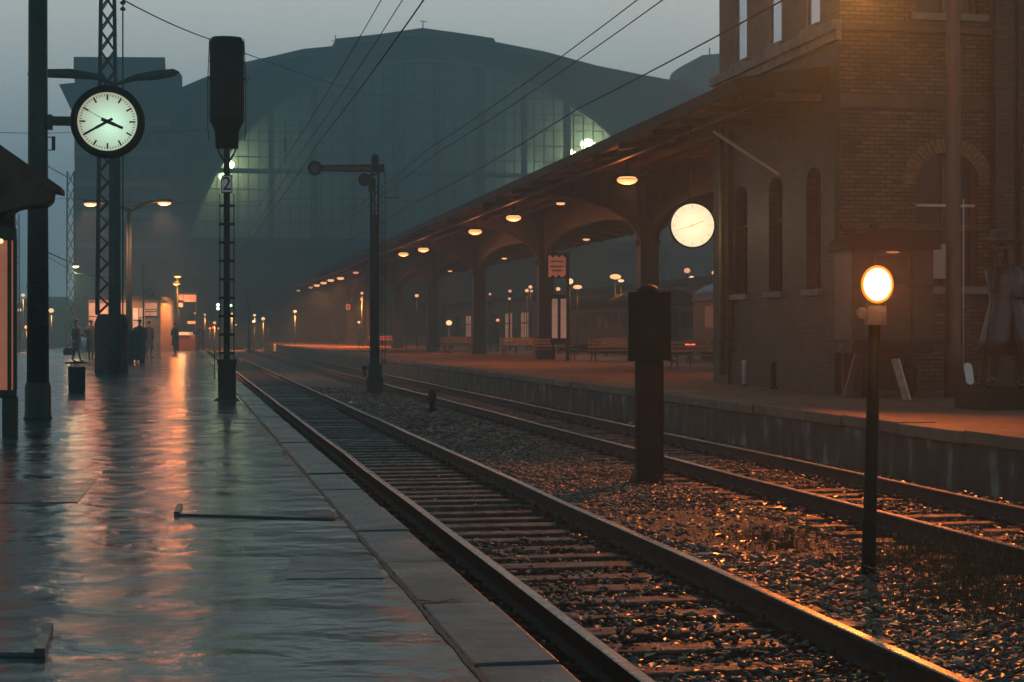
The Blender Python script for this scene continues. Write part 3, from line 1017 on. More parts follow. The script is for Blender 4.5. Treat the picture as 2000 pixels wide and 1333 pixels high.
# ------------------------------------------------------------------ street lamps (lit)
def street_lamp(loc, label, heads, h, r=.06, power=300, m=M_ORANGE, head=.25, group=None, colr=(1, .24, .05), thick=.35):
    """heads: (dx, dz) from the pole top"""
    t = thing('street_lamp', label, 'lamp', loc, -PSI, group)
    q = MB(); q.tube([(0, 0, 0), (0, 0, h * .15), (0, 0, h)], [r * 1.5, r * 1.1, r * .8], 10); q.build('pole', M_BLACK, t)
    for dx, dz in heads:
        if abs(dx) > .01:
            q = MB(); q.tube([(0, 0, h - .05), (dx * .6, 0, h + dz * .7 + .1), (dx, 0, h + dz + .1)], [r * .7, r * .6, r * .5], 8); q.build('arm', M_IRON, t)
        q = MB(); q.ell((dx, 0, h + dz + head * .25), head * 1.2, head * .7, head * .35, 14, 8); hd = q.build('lamp_head', M_IRON, t)
        q = MB(); q.ell((dx, 0, h + dz - .02), head, head * .6, head * thick, 14, 8); q.build('lamp_glass', m, hd)
        if power: lamp((dx, -.05, h + dz - head * .4 - .08), power * .4, colr, .22, t)
        if power: lamp((dx, -.05, h + dz - head * .4 - .08), power * 5, colr, .2, t, spot=146, blend=.8)
    return t


DL = 78.0; k = DL / F
base = W(252, HORY, DL); base.z = P1Z
Z = lambda py: (HORY - py) * k + CZ - P1Z
street_lamp(base, 'two armed lit orange lamp post behind the lattice mast', [((177 - 252) * k, Z(398) - Z(408)), ((321 - 252) * k, Z(396) - Z(408))], Z(408), .13, 560, head=.30, colr=(1, .33, .17))
DL = 120.0; k = DL / F
base = W(347, HORY, DL); base.z = P1Z
street_lamp(base, 'lamp post with two lit heads one above the other at the kiosk', [(0, 0), (-.08, -.5)], (HORY - 540) * k + CZ - P1Z, .07, 500, head=.24)
DL = 105.0; k = DL / F
base = W(90, HORY, DL); base.z = P1Z - .5
street_lamp(base, 'arched lamp post with one warm head beyond the left tracks', [((148 - 90) * k, -.9)], (HORY - 490) * k + CZ - P1Z + .5, .06, 500, m=M_WARMW, head=.2, colr=(1, .7, .35))

# far lamps: px, py, D, head radius, material, label
far = [
    (45, 577, 190, .32, M_WARMW, 'pale far lamp left of the clock post'),
    (100, 607, 180, .42, M_WARMW, 'bright far lamp just right of the clock post'),
    (38, 606, 180, .30, M_WARMW, 'far lamp low at the left picture edge'),
    (52, 640, 190, .34, M_ORANGEF, 'lowest warm far lamp near the clock post'),
    (426, 596, 190, .30, M_GREENW, 'greenish far lamp left of the tall signal mast'),
    (426, 603, 190, .30, M_GREENW, 'second greenish far lamp under its twin by the signal mast'),
    (451, 597, 192, .22, M_GREENW, 'greenish far lamp right of the tall signal mast'),
    (453, 613, 192, .18, M_WARMW, 'small lamp below the greenish one at the signal mast'),
    (381, 612, 170, .17, M_ORDIM, 'small dim orange lamp left of the signal'),
    (400, 615, 180, .17, M_ORANGEF, 'small orange lamp second left of the signal'),
    (419, 631, 175, .25, M_ORANGEF, 'orange lamp low left of the signal'),
    (418, 641, 180, .20, M_REDG, 'red lamp low left of the signal'),
    (410, 642, 180, .15, M_REDG, 'small red lamp second left of the signal'),
    (427, 642, 178, .15, M_REDG, 'third small red lamp left of the signal'),
    (497, 616, 185, .24, M_WARMW, 'white far lamp right of the small far signal'),
    (496, 629, 185, .22, M_ORDIM, 'dim orange lamp under the white one by the far signal'),
    (514, 623, 185, .30, M_WARMW, 'brightest far lamp in the hall mouth'),
    (576, 609, 170, .26, M_WARMW, 'single yellow lamp in front of the far platform end'),
    (461, 635, 185, .16, M_ORDIM, 'tiny dim lamp close right of the signal mast'),
    (707, 573, 150, .20, M_ORANGEF, 'upper of two small lamps left of the semaphore post'),
    (706, 585, 148, .18, M_ORANGEF, 'lower of two small lamps left of the semaphore post'),
    (701, 630, 140, .17, M_WARMW, 'slim candle like lamp left of the semaphore post'),
    (814, 578, 120, .20, M_ORANGEF, 'single orange lamp between the fourth and fifth column'),
    (877, 631, 100, .26, M_WARMW, 'yellow lantern low between third and fourth column'),
    (1029, 568, 120, .20, M_ORANGEF, 'left one of a cluster of three lamps beyond the platform'),
    (1036, 561, 122, .20, M_ORANGEF, 'top one of a cluster of three lamps beyond the platform'),
    (1038, 569, 121, .16, M_ORDIM, 'right one of a cluster of three lamps beyond the platform'),
    (996, 569, 118, .17, M_ORDIM, 'dim orange lamp right of the third column'),
    (995, 584, 118, .15, M_ORDIM, 'dim lamp under another right of the third column'),
    (972, 626, 110, .17, M_ORDIM, 'dim small lamp low right of the third column'),
    (957, 575, 120, .14, M_ORDIM, 'faint lamp close right of the third column'),
    (1113, 550, 95, .28, M_WARMW, 'round bright globe lamp beside the timetable frame'),
    (1090, 565, 96, .18, M_ORANGEF, 'small lamp above the timetable frame'),
    (1128, 561, 96, .30, M_ORANGE, 'oval orange lamp right of the globe lamp'),
    (1202, 541, 100, .40, M_ORANGE, 'large oval orange lamp above the dark coach'),
    (1213, 549, 100, .22, M_WARMW, 'small pale lamp touching the large oval one'),
    (1342, 529, 110, .30, M_ORDIM, 'dim orange lamp under the hanging clock left'),
    (1351, 544, 110, .26, M_WARMW, 'pale lamp under the hanging clock'),
    (1395, 533, 110, .24, M_ORANGEF, 'orange lamp under the hanging clock right'),
]
for i, (px, py, D, r, m, lb) in enumerate(far):
    r *= .72
    b = W(px, py, D)
    t = thing('distant_lamp', lb, 'lamp', (b.x, b.y, -.4), -PSI, 'small lamps glowing far off in the haze')
    hz = b.z + .4
    q = MB(); q.cyl((0, .1, 0), (0, .1, hz), .035, n=6); q.build('pole', M_IRON, t)
    q = MB(); q.ell((0, 0, hz), r * (1.1 if 'oval' in lb else .9), r * .9, r * (.5 if 'oval' in lb else .75), 12, 8); q.build('lamp_globe', m, t)
    if m in (M_WARMW, M_ORANGE, M_ORANGEF) and r > .12:
        lamp((0, -.2, hz - r), 4800 if D > 140 else 110, (1, .22, .05) if m is not M_WARMW else (1, .28, .08), .15, t, spot=120, blend=1)

# ------------------------------------------------------------------ people
def skin_fig(name, J, E, sub=1):
    """J: list of (x,y,z,r); E: edges; returns mesh"""
    me = bpy.data.meshes.new(name); me.from_pydata([j[:3] for j in J], E, [])
    o = bpy.data.objects.new(name, me); COL.objects.link(o)
    md = o.modifiers.new('s', 'SKIN'); md.use_smooth_shade = True
    for i, j in enumerate(J):
        r = j[3]; o.data.skin_vertices[0].data[i].radius = (r, r) if not hasattr(r, '__len__') else r
    o.data.skin_vertices[0].data[0].use_root = True
    m2 = o.modifiers.new('u', 'SUBSURF'); m2.levels = sub; m2.render_levels = sub
    dg = bpy.context.evaluated_depsgraph_get(); dg.update()
    r = bpy.data.meshes.new_from_object(o.evaluated_get(dg))
    bpy.data.objects.remove(o); r.name = name
    for p in r.polygons: p.use_smooth = True
    return r


def person_mesh(pose, fingers=False):
    h = 1.76
    st = pose.get('stride', .08); J = [(0, 0, .93, (.14, .11)), (0, 0, 1.15, (.135, .1)), (0, -.01, 1.38, (.17, .105)), (0, -.01, 1.49, (.06, .06)), (0, -.02, 1.58, (.058, .06)), (0, -.03, 1.66, (.082, .098)), (0, -.025, 1.735, (.066, .075))]
    E = [(0, 1), (1, 2), (2, 3), (3, 4), (4, 5), (5, 6)]
    for s, ph in ((-1, 1), (1, -1)):
        b = len(J); f = st * ph
        J += [(s * .1, 0, .86, .095), (s * .105, -f * .55, .49, .06), (s * .105, -f + .03, .11, .042), (s * .11, -f - .02, .045, .04), (s * .12, -f - .16, .03, .035)]
        E += [(0, b), (b, b + 1), (b + 1, b + 2), (b + 2, b + 3), (b + 3, b + 4)]
    for s in (-1, 1):
        b = len(J); el, wr = pose['arms'][0 if s < 0 else 1]
        J += [(s * .2, 0, 1.40, .062), (s * el[0], el[1], el[2], .044), (s * wr[0], wr[1], wr[2], .03)]
        E += [(2, b), (b, b + 1), (b + 1, b + 2)]
        a = Vector((s * el[0], el[1], el[2])); c = Vector((s * wr[0], wr[1], wr[2])); d = (c - a).normalized()
        p = c + d * .07
        J.append((*p, .032)); E.append((b + 2, b + 3))
        if fingers:
            sd = d.cross(Vector((0, 1, .1))).normalized()
            for i, (ln, off) in enumerate(((.075, -.033), (.085, -.011), (.08, .011), (.06, .033))):
                q0 = p + sd * off + d * .02; q1 = q0 + d * ln * .5 + Vector((0, -.01, -.012)); q2 = q1 + d * ln * .4 + Vector((0, -.01, -.03))
                n = len(J); J += [(*q0, .010), (*q1, .009), (*q2, .007)]; E += [(b + 3, n), (n, n + 1), (n + 1, n + 2)]
            q0 = c + sd * -.04 + d * .03; q1 = q0 + sd * -.02 + d * .04
            n = len(J); J += [(*q0, .011), (*q1, .008)]; E += [(b + 2, n), (n, n + 1)]
    return skin_fig('body', J, E, 1)


POSE_STAND = {'stride': .04, 'arms': (((.26), 0), 0)}
ARM_DOWN = ((.25, .03, 1.13), (.25, -.04, .88))
ARM_POCKET = ((.29, .06, 1.13), (.2, -.08, .95))
ARM_HOLD = ((.24, -.02, 1.12), (.14, -.25, 1.12))
MESH_A = person_mesh({'stride': .05, 'arms': (ARM_POCKET, ARM_DOWN)})
MESH_B = person_mesh({'stride': .26, 'arms': (ARM_DOWN, ARM_HOLD)})
for me in (MESH_A, MESH_B):
    me.materials.append(M_CLOTH_D)
    me.materials.append(M_SKIN)
    for p in me.polygons:
        c = p.center
        if c.z > 1.51 or (c.z < .9 and abs(c.x) > .19) or (c.y < -.22 and c.z > 1.0): p.material_index = 1


def person(loc, rz, label, body, coat, length=.62, hat=False, height=1.76, pale=False, bag=False, trousers=None, grp='travellers waiting and walking on the near platform'):
    t = thing('person', label, 'person', loc, rz, grp)
    t.scale = (height / 1.76,) * 3
    o = bpy.data.objects.new('body', body); COL.objects.link(o); o.parent = t
    # coat
    mb = MB(); n = 16; prof = [(length, .235, .19), (length + .25, .215, .165), (1.05, .19, .14), (1.25, .205, .145), (1.4, .205, .13), (1.47, .13, .1), (1.51, .08, .075)]
    rings = []
    for z, rx, ry in prof:
        b = len(mb.v); rings.append(b)
        for i in range(n):
            a = 2 * math.pi * i / n; f = 1 + (.05 * math.sin(a * 5) if z < 1 else 0)
            mb.v.append((math.cos(a) * rx * f, math.sin(a) * ry * f, z))
    mb.sm = True
    for b0, b1 in zip(rings, rings[1:]):
        for i in range(n): mb.face((b0 + i, b0 + (i + 1) % n, b1 + (i + 1) % n, b1 + i))
    mb.build('coat', coat, t)
    for s, (el, wr) in ((-1, ARM_POCKET if body is MESH_A else ARM_DOWN), (1, ARM_DOWN if body is MESH_A else ARM_HOLD)):
        mb = MB(); mb.tube([(s * .18, 0, 1.42), (s * .23, .01, 1.36), (s * el[0], el[1], el[2]), (s * wr[0], wr[1], wr[2])], [.06, .075, .06, .045], 10); mb.build('sleeve', coat, t)
    mb = MB()
    if hat:
        mb.lathe([(.16, 1.705), (.16, 1.715), (.1, 1.725), (.095, 1.80), (.06, 1.82)], 16, 0, -.02); mb.build('hat', coat, t)
    else:
        mb.ell((0, 0, 1.70), .09, .105, .085, 12, 8); mb.build('hair', M_HAIR, t)
    return t


def pp(px, py, z=P1Z): return G(px, py, z)


pa = pp(150, 707)
person(pa, math.radians(60), 'person in dark coat striding behind the litter bin with a bag', MESH_B, M_CLOTH_T, .55)
bg0 = pa + Vector((-.33, .1, .28))
t = thing('travel_bag', 'dark travel bag carried low by the striding person', 'bag', bg0)
mb = MB(); mb.prism([(-.22, 0), (.22, 0), (.24, .2), (.15, .3), (-.15, .3), (-.24, .2)], 'y', -.1, .1); mb.build('bag_body', M_CLOTH_D, t, bevel=.02)
mb = MB(); mb.tube([(-.1, 0, .3), (-.06, 0, .42), (.06, 0, .42), (.1, 0, .3)], .012, 6); mb.build('handle', M_BLACK, t)
person(pp(178, 705), .6, 'person in long dark coat standing left of the mast base', MESH_A, M_CLOTH_D, .4)
person(pp(271, 709) + Vector((.0, 1.6, 0)), -.3, 'person standing close behind the tall dark trolley', MESH_A, M_CLOTH_T, .5)
person(pp(291, 700), 2.4, 'person in dark coat right of the trolley', MESH_A, M_CLOTH_D, .45)
person(pp(342, 692), 1.0, 'person standing alone before the lit kiosk', MESH_A, M_CLOTH_T, .5)
person(pp(392, 684), -.5, 'broad person in dark coat right of the kiosk near the rails', MESH_A, M_CLOTH_D, .4, height=1.82)
person(pp(304, 684), 2.0, 'person with pale trousers before the grey poster board', MESH_B, mat('pale_jacket', (.25, .27, .27), .8, 0, .2, 8), .95)
person(pp(318, 683), 2.8, 'slim person in teal jacket beside the grey poster board', MESH_A, M_CLOTH_T, .7)

# trolley
q = pp(266, 712)
t = thing('luggage_trolley', 'tall dark boxy luggage trolley right of the mast base', 'trolley', q, -PSI)
k = DD(q.x, q.y) / F
mb = MB(); mb.box(-14 * k, 13 * k, -.35, .5, .17, 62 * k); mb.build('box_body', M_IRON, t, bevel=.03)
mb = MB(); mb.box(-15 * k, 14 * k, -.38, .53, 62 * k, 62 * k + .05); mb.build('lid', M_GREEN, t)
for sx in (-11 * k, 11 * k):
    for sy in (-.2, .35):
        mb = MB(); mb.cyl((sx - .03, sy, .1), (sx + .03, sy, .1), .1, n=14); mb.build('wheel', M_BLACK, t)

# poster board, kiosk, lit facade, vehicle, signs
q = pp(300, 680); k = DD(q.x, q.y) / F
t = thing('poster_board', 'grey free standing poster board beside waiting people', 'poster board', q + Vector((0, 1.2, 0)), -PSI)
mb = MB(); mb.box(-17 * k, 17 * k, 0, .08, .5, 62 * k); mb.build('board', mat('grey_board', (.2, .21, .21), .7, 0, .3, 3), t)
mb = MB(); mb.box(-15 * k, 13 * k, -.015, -.004, 31 * k, 58 * k); mb.box(-13 * k, 5 * k, -.015, -.004, 12 * k, 28 * k); mb.build('poster', mat('faded_poster', (.32, .33, .32), .7, 0, .5, 3.0), t)
for sx in (-15 * k, 15 * k):
    mb = MB(); mb.box(sx - .04, sx + .04, .02, .08, 0, .5); mb.build('leg', M_IRON, t)


def lit_mat(name, c, s, stripes=False):
    m = mat(name, (.3, .2, .15), .6, emit=c, estr=s)
    n = m.node_tree.nodes; L = m.node_tree.links; b = n['Principled BSDF']
    g = n.new('ShaderNodeNewGeometry'); k_ = n.new('ShaderNodeTexNoise'); k_.inputs['Scale'].default_value = 1.2; k_.inputs['Detail'].default_value = 3
    L.new(g.outputs['Position'], k_.inputs['Vector'])
    mr = n.new('ShaderNodeMapRange'); mr.inputs['From Min'].default_value = .3; mr.inputs['From Max'].default_value = .7
    mr.inputs['To Min'].default_value = s * .45; mr.inputs['To Max'].default_value = s * 1.5
    L.new(k_.outputs['Fac'], mr.inputs['Value']); L.new(mr.outputs[0], b.inputs['Emission Strength'])
    return m


M_LITW = lit_mat('lamplit_shop_window', (1.0, .38, .20), .5)
M_LITW2 = lit_mat('bright_shop_glow', (1.0, .50, .26), .85)
DK = 118; k = DK / F
q = W(240, HORY, DK); q.z = P1Z
t = thing('station_kiosk', 'low kiosk building with lit orange windows behind the mast base', 'kiosk', q, -PSI)
Z = lambda py: (HORY - py) * k + CZ - P1Z
mb = MB(); mb.box(-70 * k, 72 * k, .3, 5, 0, Z(586)); mb.build('wall', mat('warm_plaster', (.28, .2, .15), .8, 0, .2, 1), t)
mb = MB(); mb.box(-74 * k, 76 * k, -.3, 5.2, Z(586), Z(580)); mb.build('flat_roof', M_TARP, t)
for (a, b_, ya, yb, m) in ((172, 192, 645, 592, M_LITW), (194, 210, 645, 592, M_LITW), (258, 268, 650, 602, M_LITW2), (270, 281, 640, 602, M_LITW), (283, 305, 617, 592, M_LITW), (205, 250, 640, 592, M_LITW)):
    mb = MB(); mb.box((a - 240) * k, (b_ - 240) * k, .25, .29, Z(ya), Z(yb)); wn = mb.build('window', m, t)
    mb = MB(); mb.box((a - 240) * k - .05, (b_ - 240) * k + .05, .2, .28, Z(ya) - .08, Z(ya) - .003)
    for zz_ in (ya - 8, (ya + yb) / 2): mb.box((a - 240) * k, (b_ - 240) * k, .2, .24, Z(zz_) - .025, Z(zz_) + .025)
    mb.build('window_bar', M_IRON, wn)
lamp((0.5, -1.2, 3.6), 160, (1, .4, .17), .4, t)
lamp((-1.2, -.8, 2.6), 110, (1, .4, .17), .4, t)
# back lit haze wall: station side building behind
DB = 150; k = DB / F
q = W(240, HORY, DB); q.z = P1Z
# round clock on thin post near kiosk
q2 = W(280, HORY, 100); q2.z = P1Z; k = 100 / F
t = thing('platform_clock', 'small unlit round clock on a thin post before the kiosk', 'clock', q2, -PSI)
Z = lambda py: (HORY - py) * k + CZ - P1Z
mb = MB(); mb.cyl((0, 0, 0), (0, 0, Z(515)), .045, n=8); mb.build('post', M_IRON, t)
mb = MB(); mb.beam((-.15, 0, Z(568)), (.15, 0, Z(568)), .06); mb.build('bracket', M_IRON, t)
mb = MB(); mb.cyl((12 * k, -.1, Z(573)), (12 * k, .1, Z(573)), 8.5 * k, n=24); mb.build('clock_case', M_IRON, t)
mb = MB(); mb.cyl((12 * k, -.104, Z(573)), (12 * k, -.101, Z(573)), 7 * k, n=24); mb.build('dial', mat('unlit_dial', (.08, .09, .09), .5), t)

# electric baggage tractor with lit bench
q = pp(366, 683); q = W(366, HORY, 122); q.z = P1Z; k = 122 / F
Z = lambda py: (HORY - py) * k + CZ - P1Z
t = thing('snack_stall', 'open snack stall with lit counter and hanging orange signs', 'stall', q, -PSI)
mb = MB(); mb.box(-18 * k, 16 * k, 0, 1.4, 0, Z(655)); mb.build('counter_body', M_COACH, t, bevel=.03)
mb = MB(); mb.box(-16 * k, 4 * k, -.12, 1.2, Z(655) + .003, Z(649)); mb.build('lit_counter', M_LITW2, t)  # counter glows by itself to look lamplit
for sx in (-17, 17):
    mb = MB(); mb.cyl((sx * k, .05, Z(655)), (sx * k, .05, Z(572)), .05, n=8); mb.build('support', M_IRON, t)
mb = MB(); mb.box(-20 * k, 20 * k, -.1, 1.8, Z(574), Z(570)); mb.build('stall_roof', M_IRON, t)
mb = MB(); mb.box(-6 * k, 18 * k, -.2, -.12, Z(590), Z(576)); mb.box(-18 * k, -7 * k, -.2, -.12, Z(587), Z(576)); mb.box(-17 * k, -8 * k, -.2, -.12, Z(600), Z(592)); mb.build('lit_sign', M_LITW, t)
mb = MB(); mb.box(-6 * k, 10 * k, 1.2, 1.25, Z(633), Z(627)); mb.build('shelf', M_CREAM, t)
lamp((-.3, -.6, Z(610)), 110, (1, .45, .18), .3, t)

# ------------------------------------------------------------------ cover plates on platform 1
q = G(500, 1003, P1Z)
t = thing('hatch_plate', 'long shallow metal hatch plate lying across the wet platform', 'hatch', (0, 0, P1Z))
a = G(345, 1008, P1Z); b = G(655, 1017, P1Z)
mb = MB(); mb.v = []
pl = [(a.x, a.y), (b.x, b.y), (b.x + .02, b.y + 1.0), (a.x + .02, a.y + .55)]
mb.prism(pl, 'z', .002, .016); mb.build('plate', M_WET, t)
mb = MB(); mb.beam((a.x, a.y - .004, .014), (a.x + .02, a.y + .5, .02), .035, .03); mb.build('raised_rim', M_WETC, t)
t = thing('drain_cover', 'square raised drain cover at the lower left corner', 'drain cover', (0, 0, P1Z))
c1, c2, c3, c4 = G(-60, 1283, P1Z), G(88, 1285, P1Z), G(104, 1236, P1Z), G(-60, 1230, P1Z)
mb = MB(); mb.prism([(p.x, p.y) for p in (c1, c2, c3, c4)], 'z', .002, .018); mb.build('cover', M_WET, t)
mb = MB(); mb.beam((c2.x - .02, c2.y, .02), (c3.x - .02, c3.y, .024), .04, .03); mb.build('worn_rim', M_WETC, t)

# ------------------------------------------------------------------ semaphore between the tracks
s0 = G(733, 770, GZ + .05); DQ = DD(s0.x, s0.y); k = DQ / F
Z = lambda py: (HORY - py) * k + CZ - (GZ + .05)
t = thing('semaphore_signal', 'old semaphore signal with horizontal arm between the tracks', 'railway signal', s0, -PSI * .8)
mb = MB(); mb.box(-.26, .24, -.24, .24, -.3, Z(738)); mb.box(-.21, .2, -.2, .2, Z(738), Z(712)); mb.build('base', M_IRON, t, bevel=.02)
mb = MB(); mb.box(-.16, -.08, -.1, .1, Z(715), Z(330)); mb.box(.06, .13, -.1, .1, Z(715), Z(330)); mb.build('mast_channel', M_IRON, t)
mb = MB(); mb.box(-.082, .062, -.06, .06, Z(715), Z(420)); mb.build('mast_web', M_IRON, t)
mb = MB(); z = Z(712); sg = 1
while z < Z(345):
    mb.beam((-.1 * sg, -.08, z), (.1 * sg, -.08, z + .28), .035); sg = -sg; z += .28
mb.build('lattice_bracing', M_IRON, t)
mb = MB(); mb.cyl((-.02, -.11, Z(700)), (-.02, -.11, Z(370)), .03, n=8); mb.build('rusty_conduit', M_RUST, t)  # rust-coloured pipe that makes the mast two-toned
mb = MB(); mb.cyl((.2, 0, Z(712)), (.2, 0, Z(360)), .014, n=6); mb.cyl((.3, 0, Z(712)), (.3, 0, Z(330)), .014, n=6)
z = Z(705)
while z < Z(340): mb.beam((.2, 0, z), (.3, 0, z), .014); z += .3
mb.build('ladder', M_IRON, t)
mb = MB(); mb.box(-.10, .08, -.1, .1, Z(332), Z(312)); mb.lathe([(.12, Z(318)), (.13, Z(310)), (.11, Z(304)), (.03, Z(301))], 14); mb.build('cap', M_IRON, t)
M_ARM = mat('faded_red_arm', (.11, .045, .035), .6, 0, .4, 8)
mb = MB()
mb.prism([(-(733 - 630) * k, Z(324)), (.28, Z(322)), (.28, Z(338)), (-(733 - 630) * k, Z(336))], 'y', -.16, -.12)
arm = mb.build('signal_arm', M_IRON, t)
mb = MB(); mb.prism([(-(733 - 632) * k, Z(327)), (-.1, Z(326)), (-.1, Z(334)), (-(733 - 632) * k, Z(333.5))], 'y', -.168, -.162); mb.build('arm_stripe', M_ARM, arm)
mb = MB(); cxx = -(733 - 616) * k
mb.cyl((cxx, -.16, Z(330)), (cxx, -.12, Z(330)), 14.5 * k, n=28); dsc = mb.build('arm_disc', M_IRON, arm)
mb = MB(); mb.cyl((cxx, -.168, Z(330)), (cxx, -.162, Z(330)), 8.5 * k, n=24); mb.build('disc_face', M_ARM, dsc)
mb = MB(); mb.cyl((-.32, -.15, Z(352)), (-.32, -.1, Z(352)), .2, n=20); mb.beam((-.32, -.1, Z(350)), (0, -.1, Z(340)), .08); mb.build('spectacle', M_IRON, arm)
mb = MB(); mb.box(-.2, .02, -.2, .05, Z(375), Z(350)); mb.build('lamp_box', M_IRON, t)
mb = MB(); mb.cyl((.24, 0, Z(386)), (.75, 0, Z(386)), .012, n=6); mb.build('wire_stay', M_IRON, t)

# far signal in the throat
q = W(487, HORY, 165); q.z = GZ
t = thing('small_signal', 'small slender signal with oblong head far down the tracks', 'railway signal', q, -PSI)
k = 165 / F; Z = lambda py: (HORY - py) * k + CZ - GZ
mb = MB(); mb.cyl((0, 0, 0), (0, 0, Z(600)), .17, .12, n=10); mb.build('mast', M_IRON, t)
mb = MB(); mb.lathe([(.14, Z(600)), (.34, Z(590)), (.36, Z(562)), (.2, Z(555))], 14, ey=.5); mb.build('signal_head', M_IRON, t)

# point motor stub (845,790)
q = G(844, 806, GZ + .02)
t = thing('point_lantern', 'short dark point lantern stub standing between the tracks', 'point lantern', q)
k = DD(q.x, q.y) / F
mb = MB(); mb.box(-.1, .1, -.1, .1, 0, .1); mb.cyl((0, 0, .1), (0, 0, .3), .06, n=10); mb.build('base', M_BLACK, t)
mb = MB(); mb.box(-.09, .09, -.08, .08, .27, .47); mb.lathe([(.09, .47), (.05, .53)], 12); mb.build('lantern_box', M_BLACK, t, bevel=.01)
q = G(712, 738, GZ + .02)
t = thing('track_marker', 'tiny dark marker post at the far track near the semaphore', 'marker', q)
mb = MB(); mb.cyl((0, 0, 0), (0, 0, .4), .05, n=8); mb.build('post', M_BLACK, t)
mb = MB(); mb.box(-.12, .12, -.03, .03, .3, .5); mb.build('plate', M_BLACK, t)

# ------------------------------------------------------------------ dark post with box (1265)
s0 = G(1266, 952, GZ); k = DD(s0.x, s0.y) / F
Z = lambda py: (HORY - py) * k + CZ - GZ
t = thing('signal_back_post', 'thick dark red post with a big black board between the tracks', 'railway signal', s0, -PSI * .8)
mb = MB(); mb.lathe([(.26, -.1), (.24, .04), (.2, .1), (.165, .22)], 12); mb.build('foot', M_POSTRED, t)
mb = MB(); mb.box(-.155, .155, -.13, .13, .1, Z(570)); mb.box(-.165, .165, -.02, .02, .1, Z(700)); mb.build('shaft', M_POSTRED, t, bevel=.015)
mb = MB()
wb = 41.5 * k
mb.prism([(-wb, Z(706)), (-wb + .1, Z(704)), (wb - .06, Z(704)), (wb, Z(706)), (wb, Z(571)), (-wb, Z(571))], 'y', -.17, -.14)
mb.box(-wb + .03, wb - .03, -.14, .06, Z(690), Z(583)); mb.build('back_board', M_BLACK, t, bevel=.008)
mb = MB()
for zz_ in (600, 690, 760, 860, 930):
    for sx in (-.11, .11): mb.cyl((sx, -.13, Z(zz_)), (sx, -.148, Z(zz_)), .013, n=8)
for sx in (-wb + .05, wb - .05):
    for zz_ in (580, 640, 696): mb.cyl((sx, -.17, Z(zz_)), (sx, -.182, Z(zz_)), .012, n=8)
mb.build('bolt_heads', M_RUST, t)
mb = MB(); mb.tube([(.17, -.05, .12), (.175, -.05, 1.0), (.172, -.06, Z(705))], .014, 8); mb.build('cable', M_BLACK, t)
mb = MB(); mb.box(-.07, .07, -.20, -.172, Z(668), Z(640)); mb.build('latch_plate', M_POSTRED, t)
mb = MB(); mb.lathe([(.145, Z(573)), (.145, Z(566)), (.11, Z(560)), (.06, Z(556)), (.02, Z(555))], 18); mb.build('dome_cap', M_POSTRED, t)

# ------------------------------------------------------------------ lantern on thin post
s0 = G(1697, 1138, GZ); k = DD(s0.x, s0.y) / F
Z = lambda py: (HORY - py) * k + CZ - GZ
t = thing('lantern_post', 'thin dark post with blazing round orange signal lantern', 'railway signal', s0, -PSI)
mb = MB(); mb.tube([(0, 0, -.1), (0, 0, .2), (.045, 0, Z(635))], [.06, .055, .046], 12); mb.build('post', M_BLACK, t)
mb = MB(); mb.box(-.02, .12, -.07, .07, Z(635), Z(598)); mb.cyl((-.06, -.06, Z(612)), (-.06, -.02, Z(612)), .045, n=16); mb.build('lamp_bracket', mat('worn_bracket', (.12, .09, .07), .4, .3, .3, 20), t)
mb = MB(); mb.cyl((16 * k, .02, Z(556)), (16 * k, .2, Z(556)), .125, .09, n=24); mb.box(16 * k - .07, 16 * k + .07, .03, .17, Z(605), Z(580)); mb.build('lantern_housing', M_BLACK, t)
mb = MB(); mb.ell((16 * k, .0, Z(556)), .104, .05, .124, 24, 14); mb.build('lens', M_LANT, t)
mb = MB(); mb.tube([(16 * k + math.cos(a_ * math.pi / 16) * .112, -.01, Z(556) + math.sin(a_ * math.pi / 16) * .132) for a_ in range(33)], .014, 8); mb.build('lens_glow_rim', mat('lens_halo_glow', (.2, .06, .01), .3, emit=(1.3, .26, .02), estr=1.0), t)  # glowing ring added to paint the orange halo round the lens
lamp((16 * k, -.12, Z(556)), 14, (1, .42, .13), .08, t)
lamp((16 * k, -.1, Z(556)), 1100, (1, .12, .01), .1, t, spot=26, aim=(-.2, -1, -.02), blend=1)

# ------------------------------------------------------------------ overhead wires
def wire(pts, r, label, grp='overhead wires running along the tracks'):
    mb = MB()
    P = []
    for a, b in zip(pts, pts[1:]):
        a, b = Vector(a), Vector(b)
        for i in range(8):
            u = i / 8; q = a.lerp(b, u); q.z -= 4 * u * (1 - u) * (b - a).length * .004; P.append(q)
    P.append(Vector(pts[-1]))
    mb.tube(P, r, 6)
    o = mb.build('overhead_wire', M_BLACK); return tag(o, label, 'wire', grp)


def pwire(s, h, r, label, d0, d1):
    X = h * CP / s; z = CZ + h
    y0, y1 = (d0 - X * SP) / CP, (d1 - X * SP) / CP
    n = max(2, int((d1 - d0) / 45) + 1)
    pts = [(X, y0 + (y1 - y0) * i / n, z) for i in range(n + 1)]
    wire(pts, r, label)


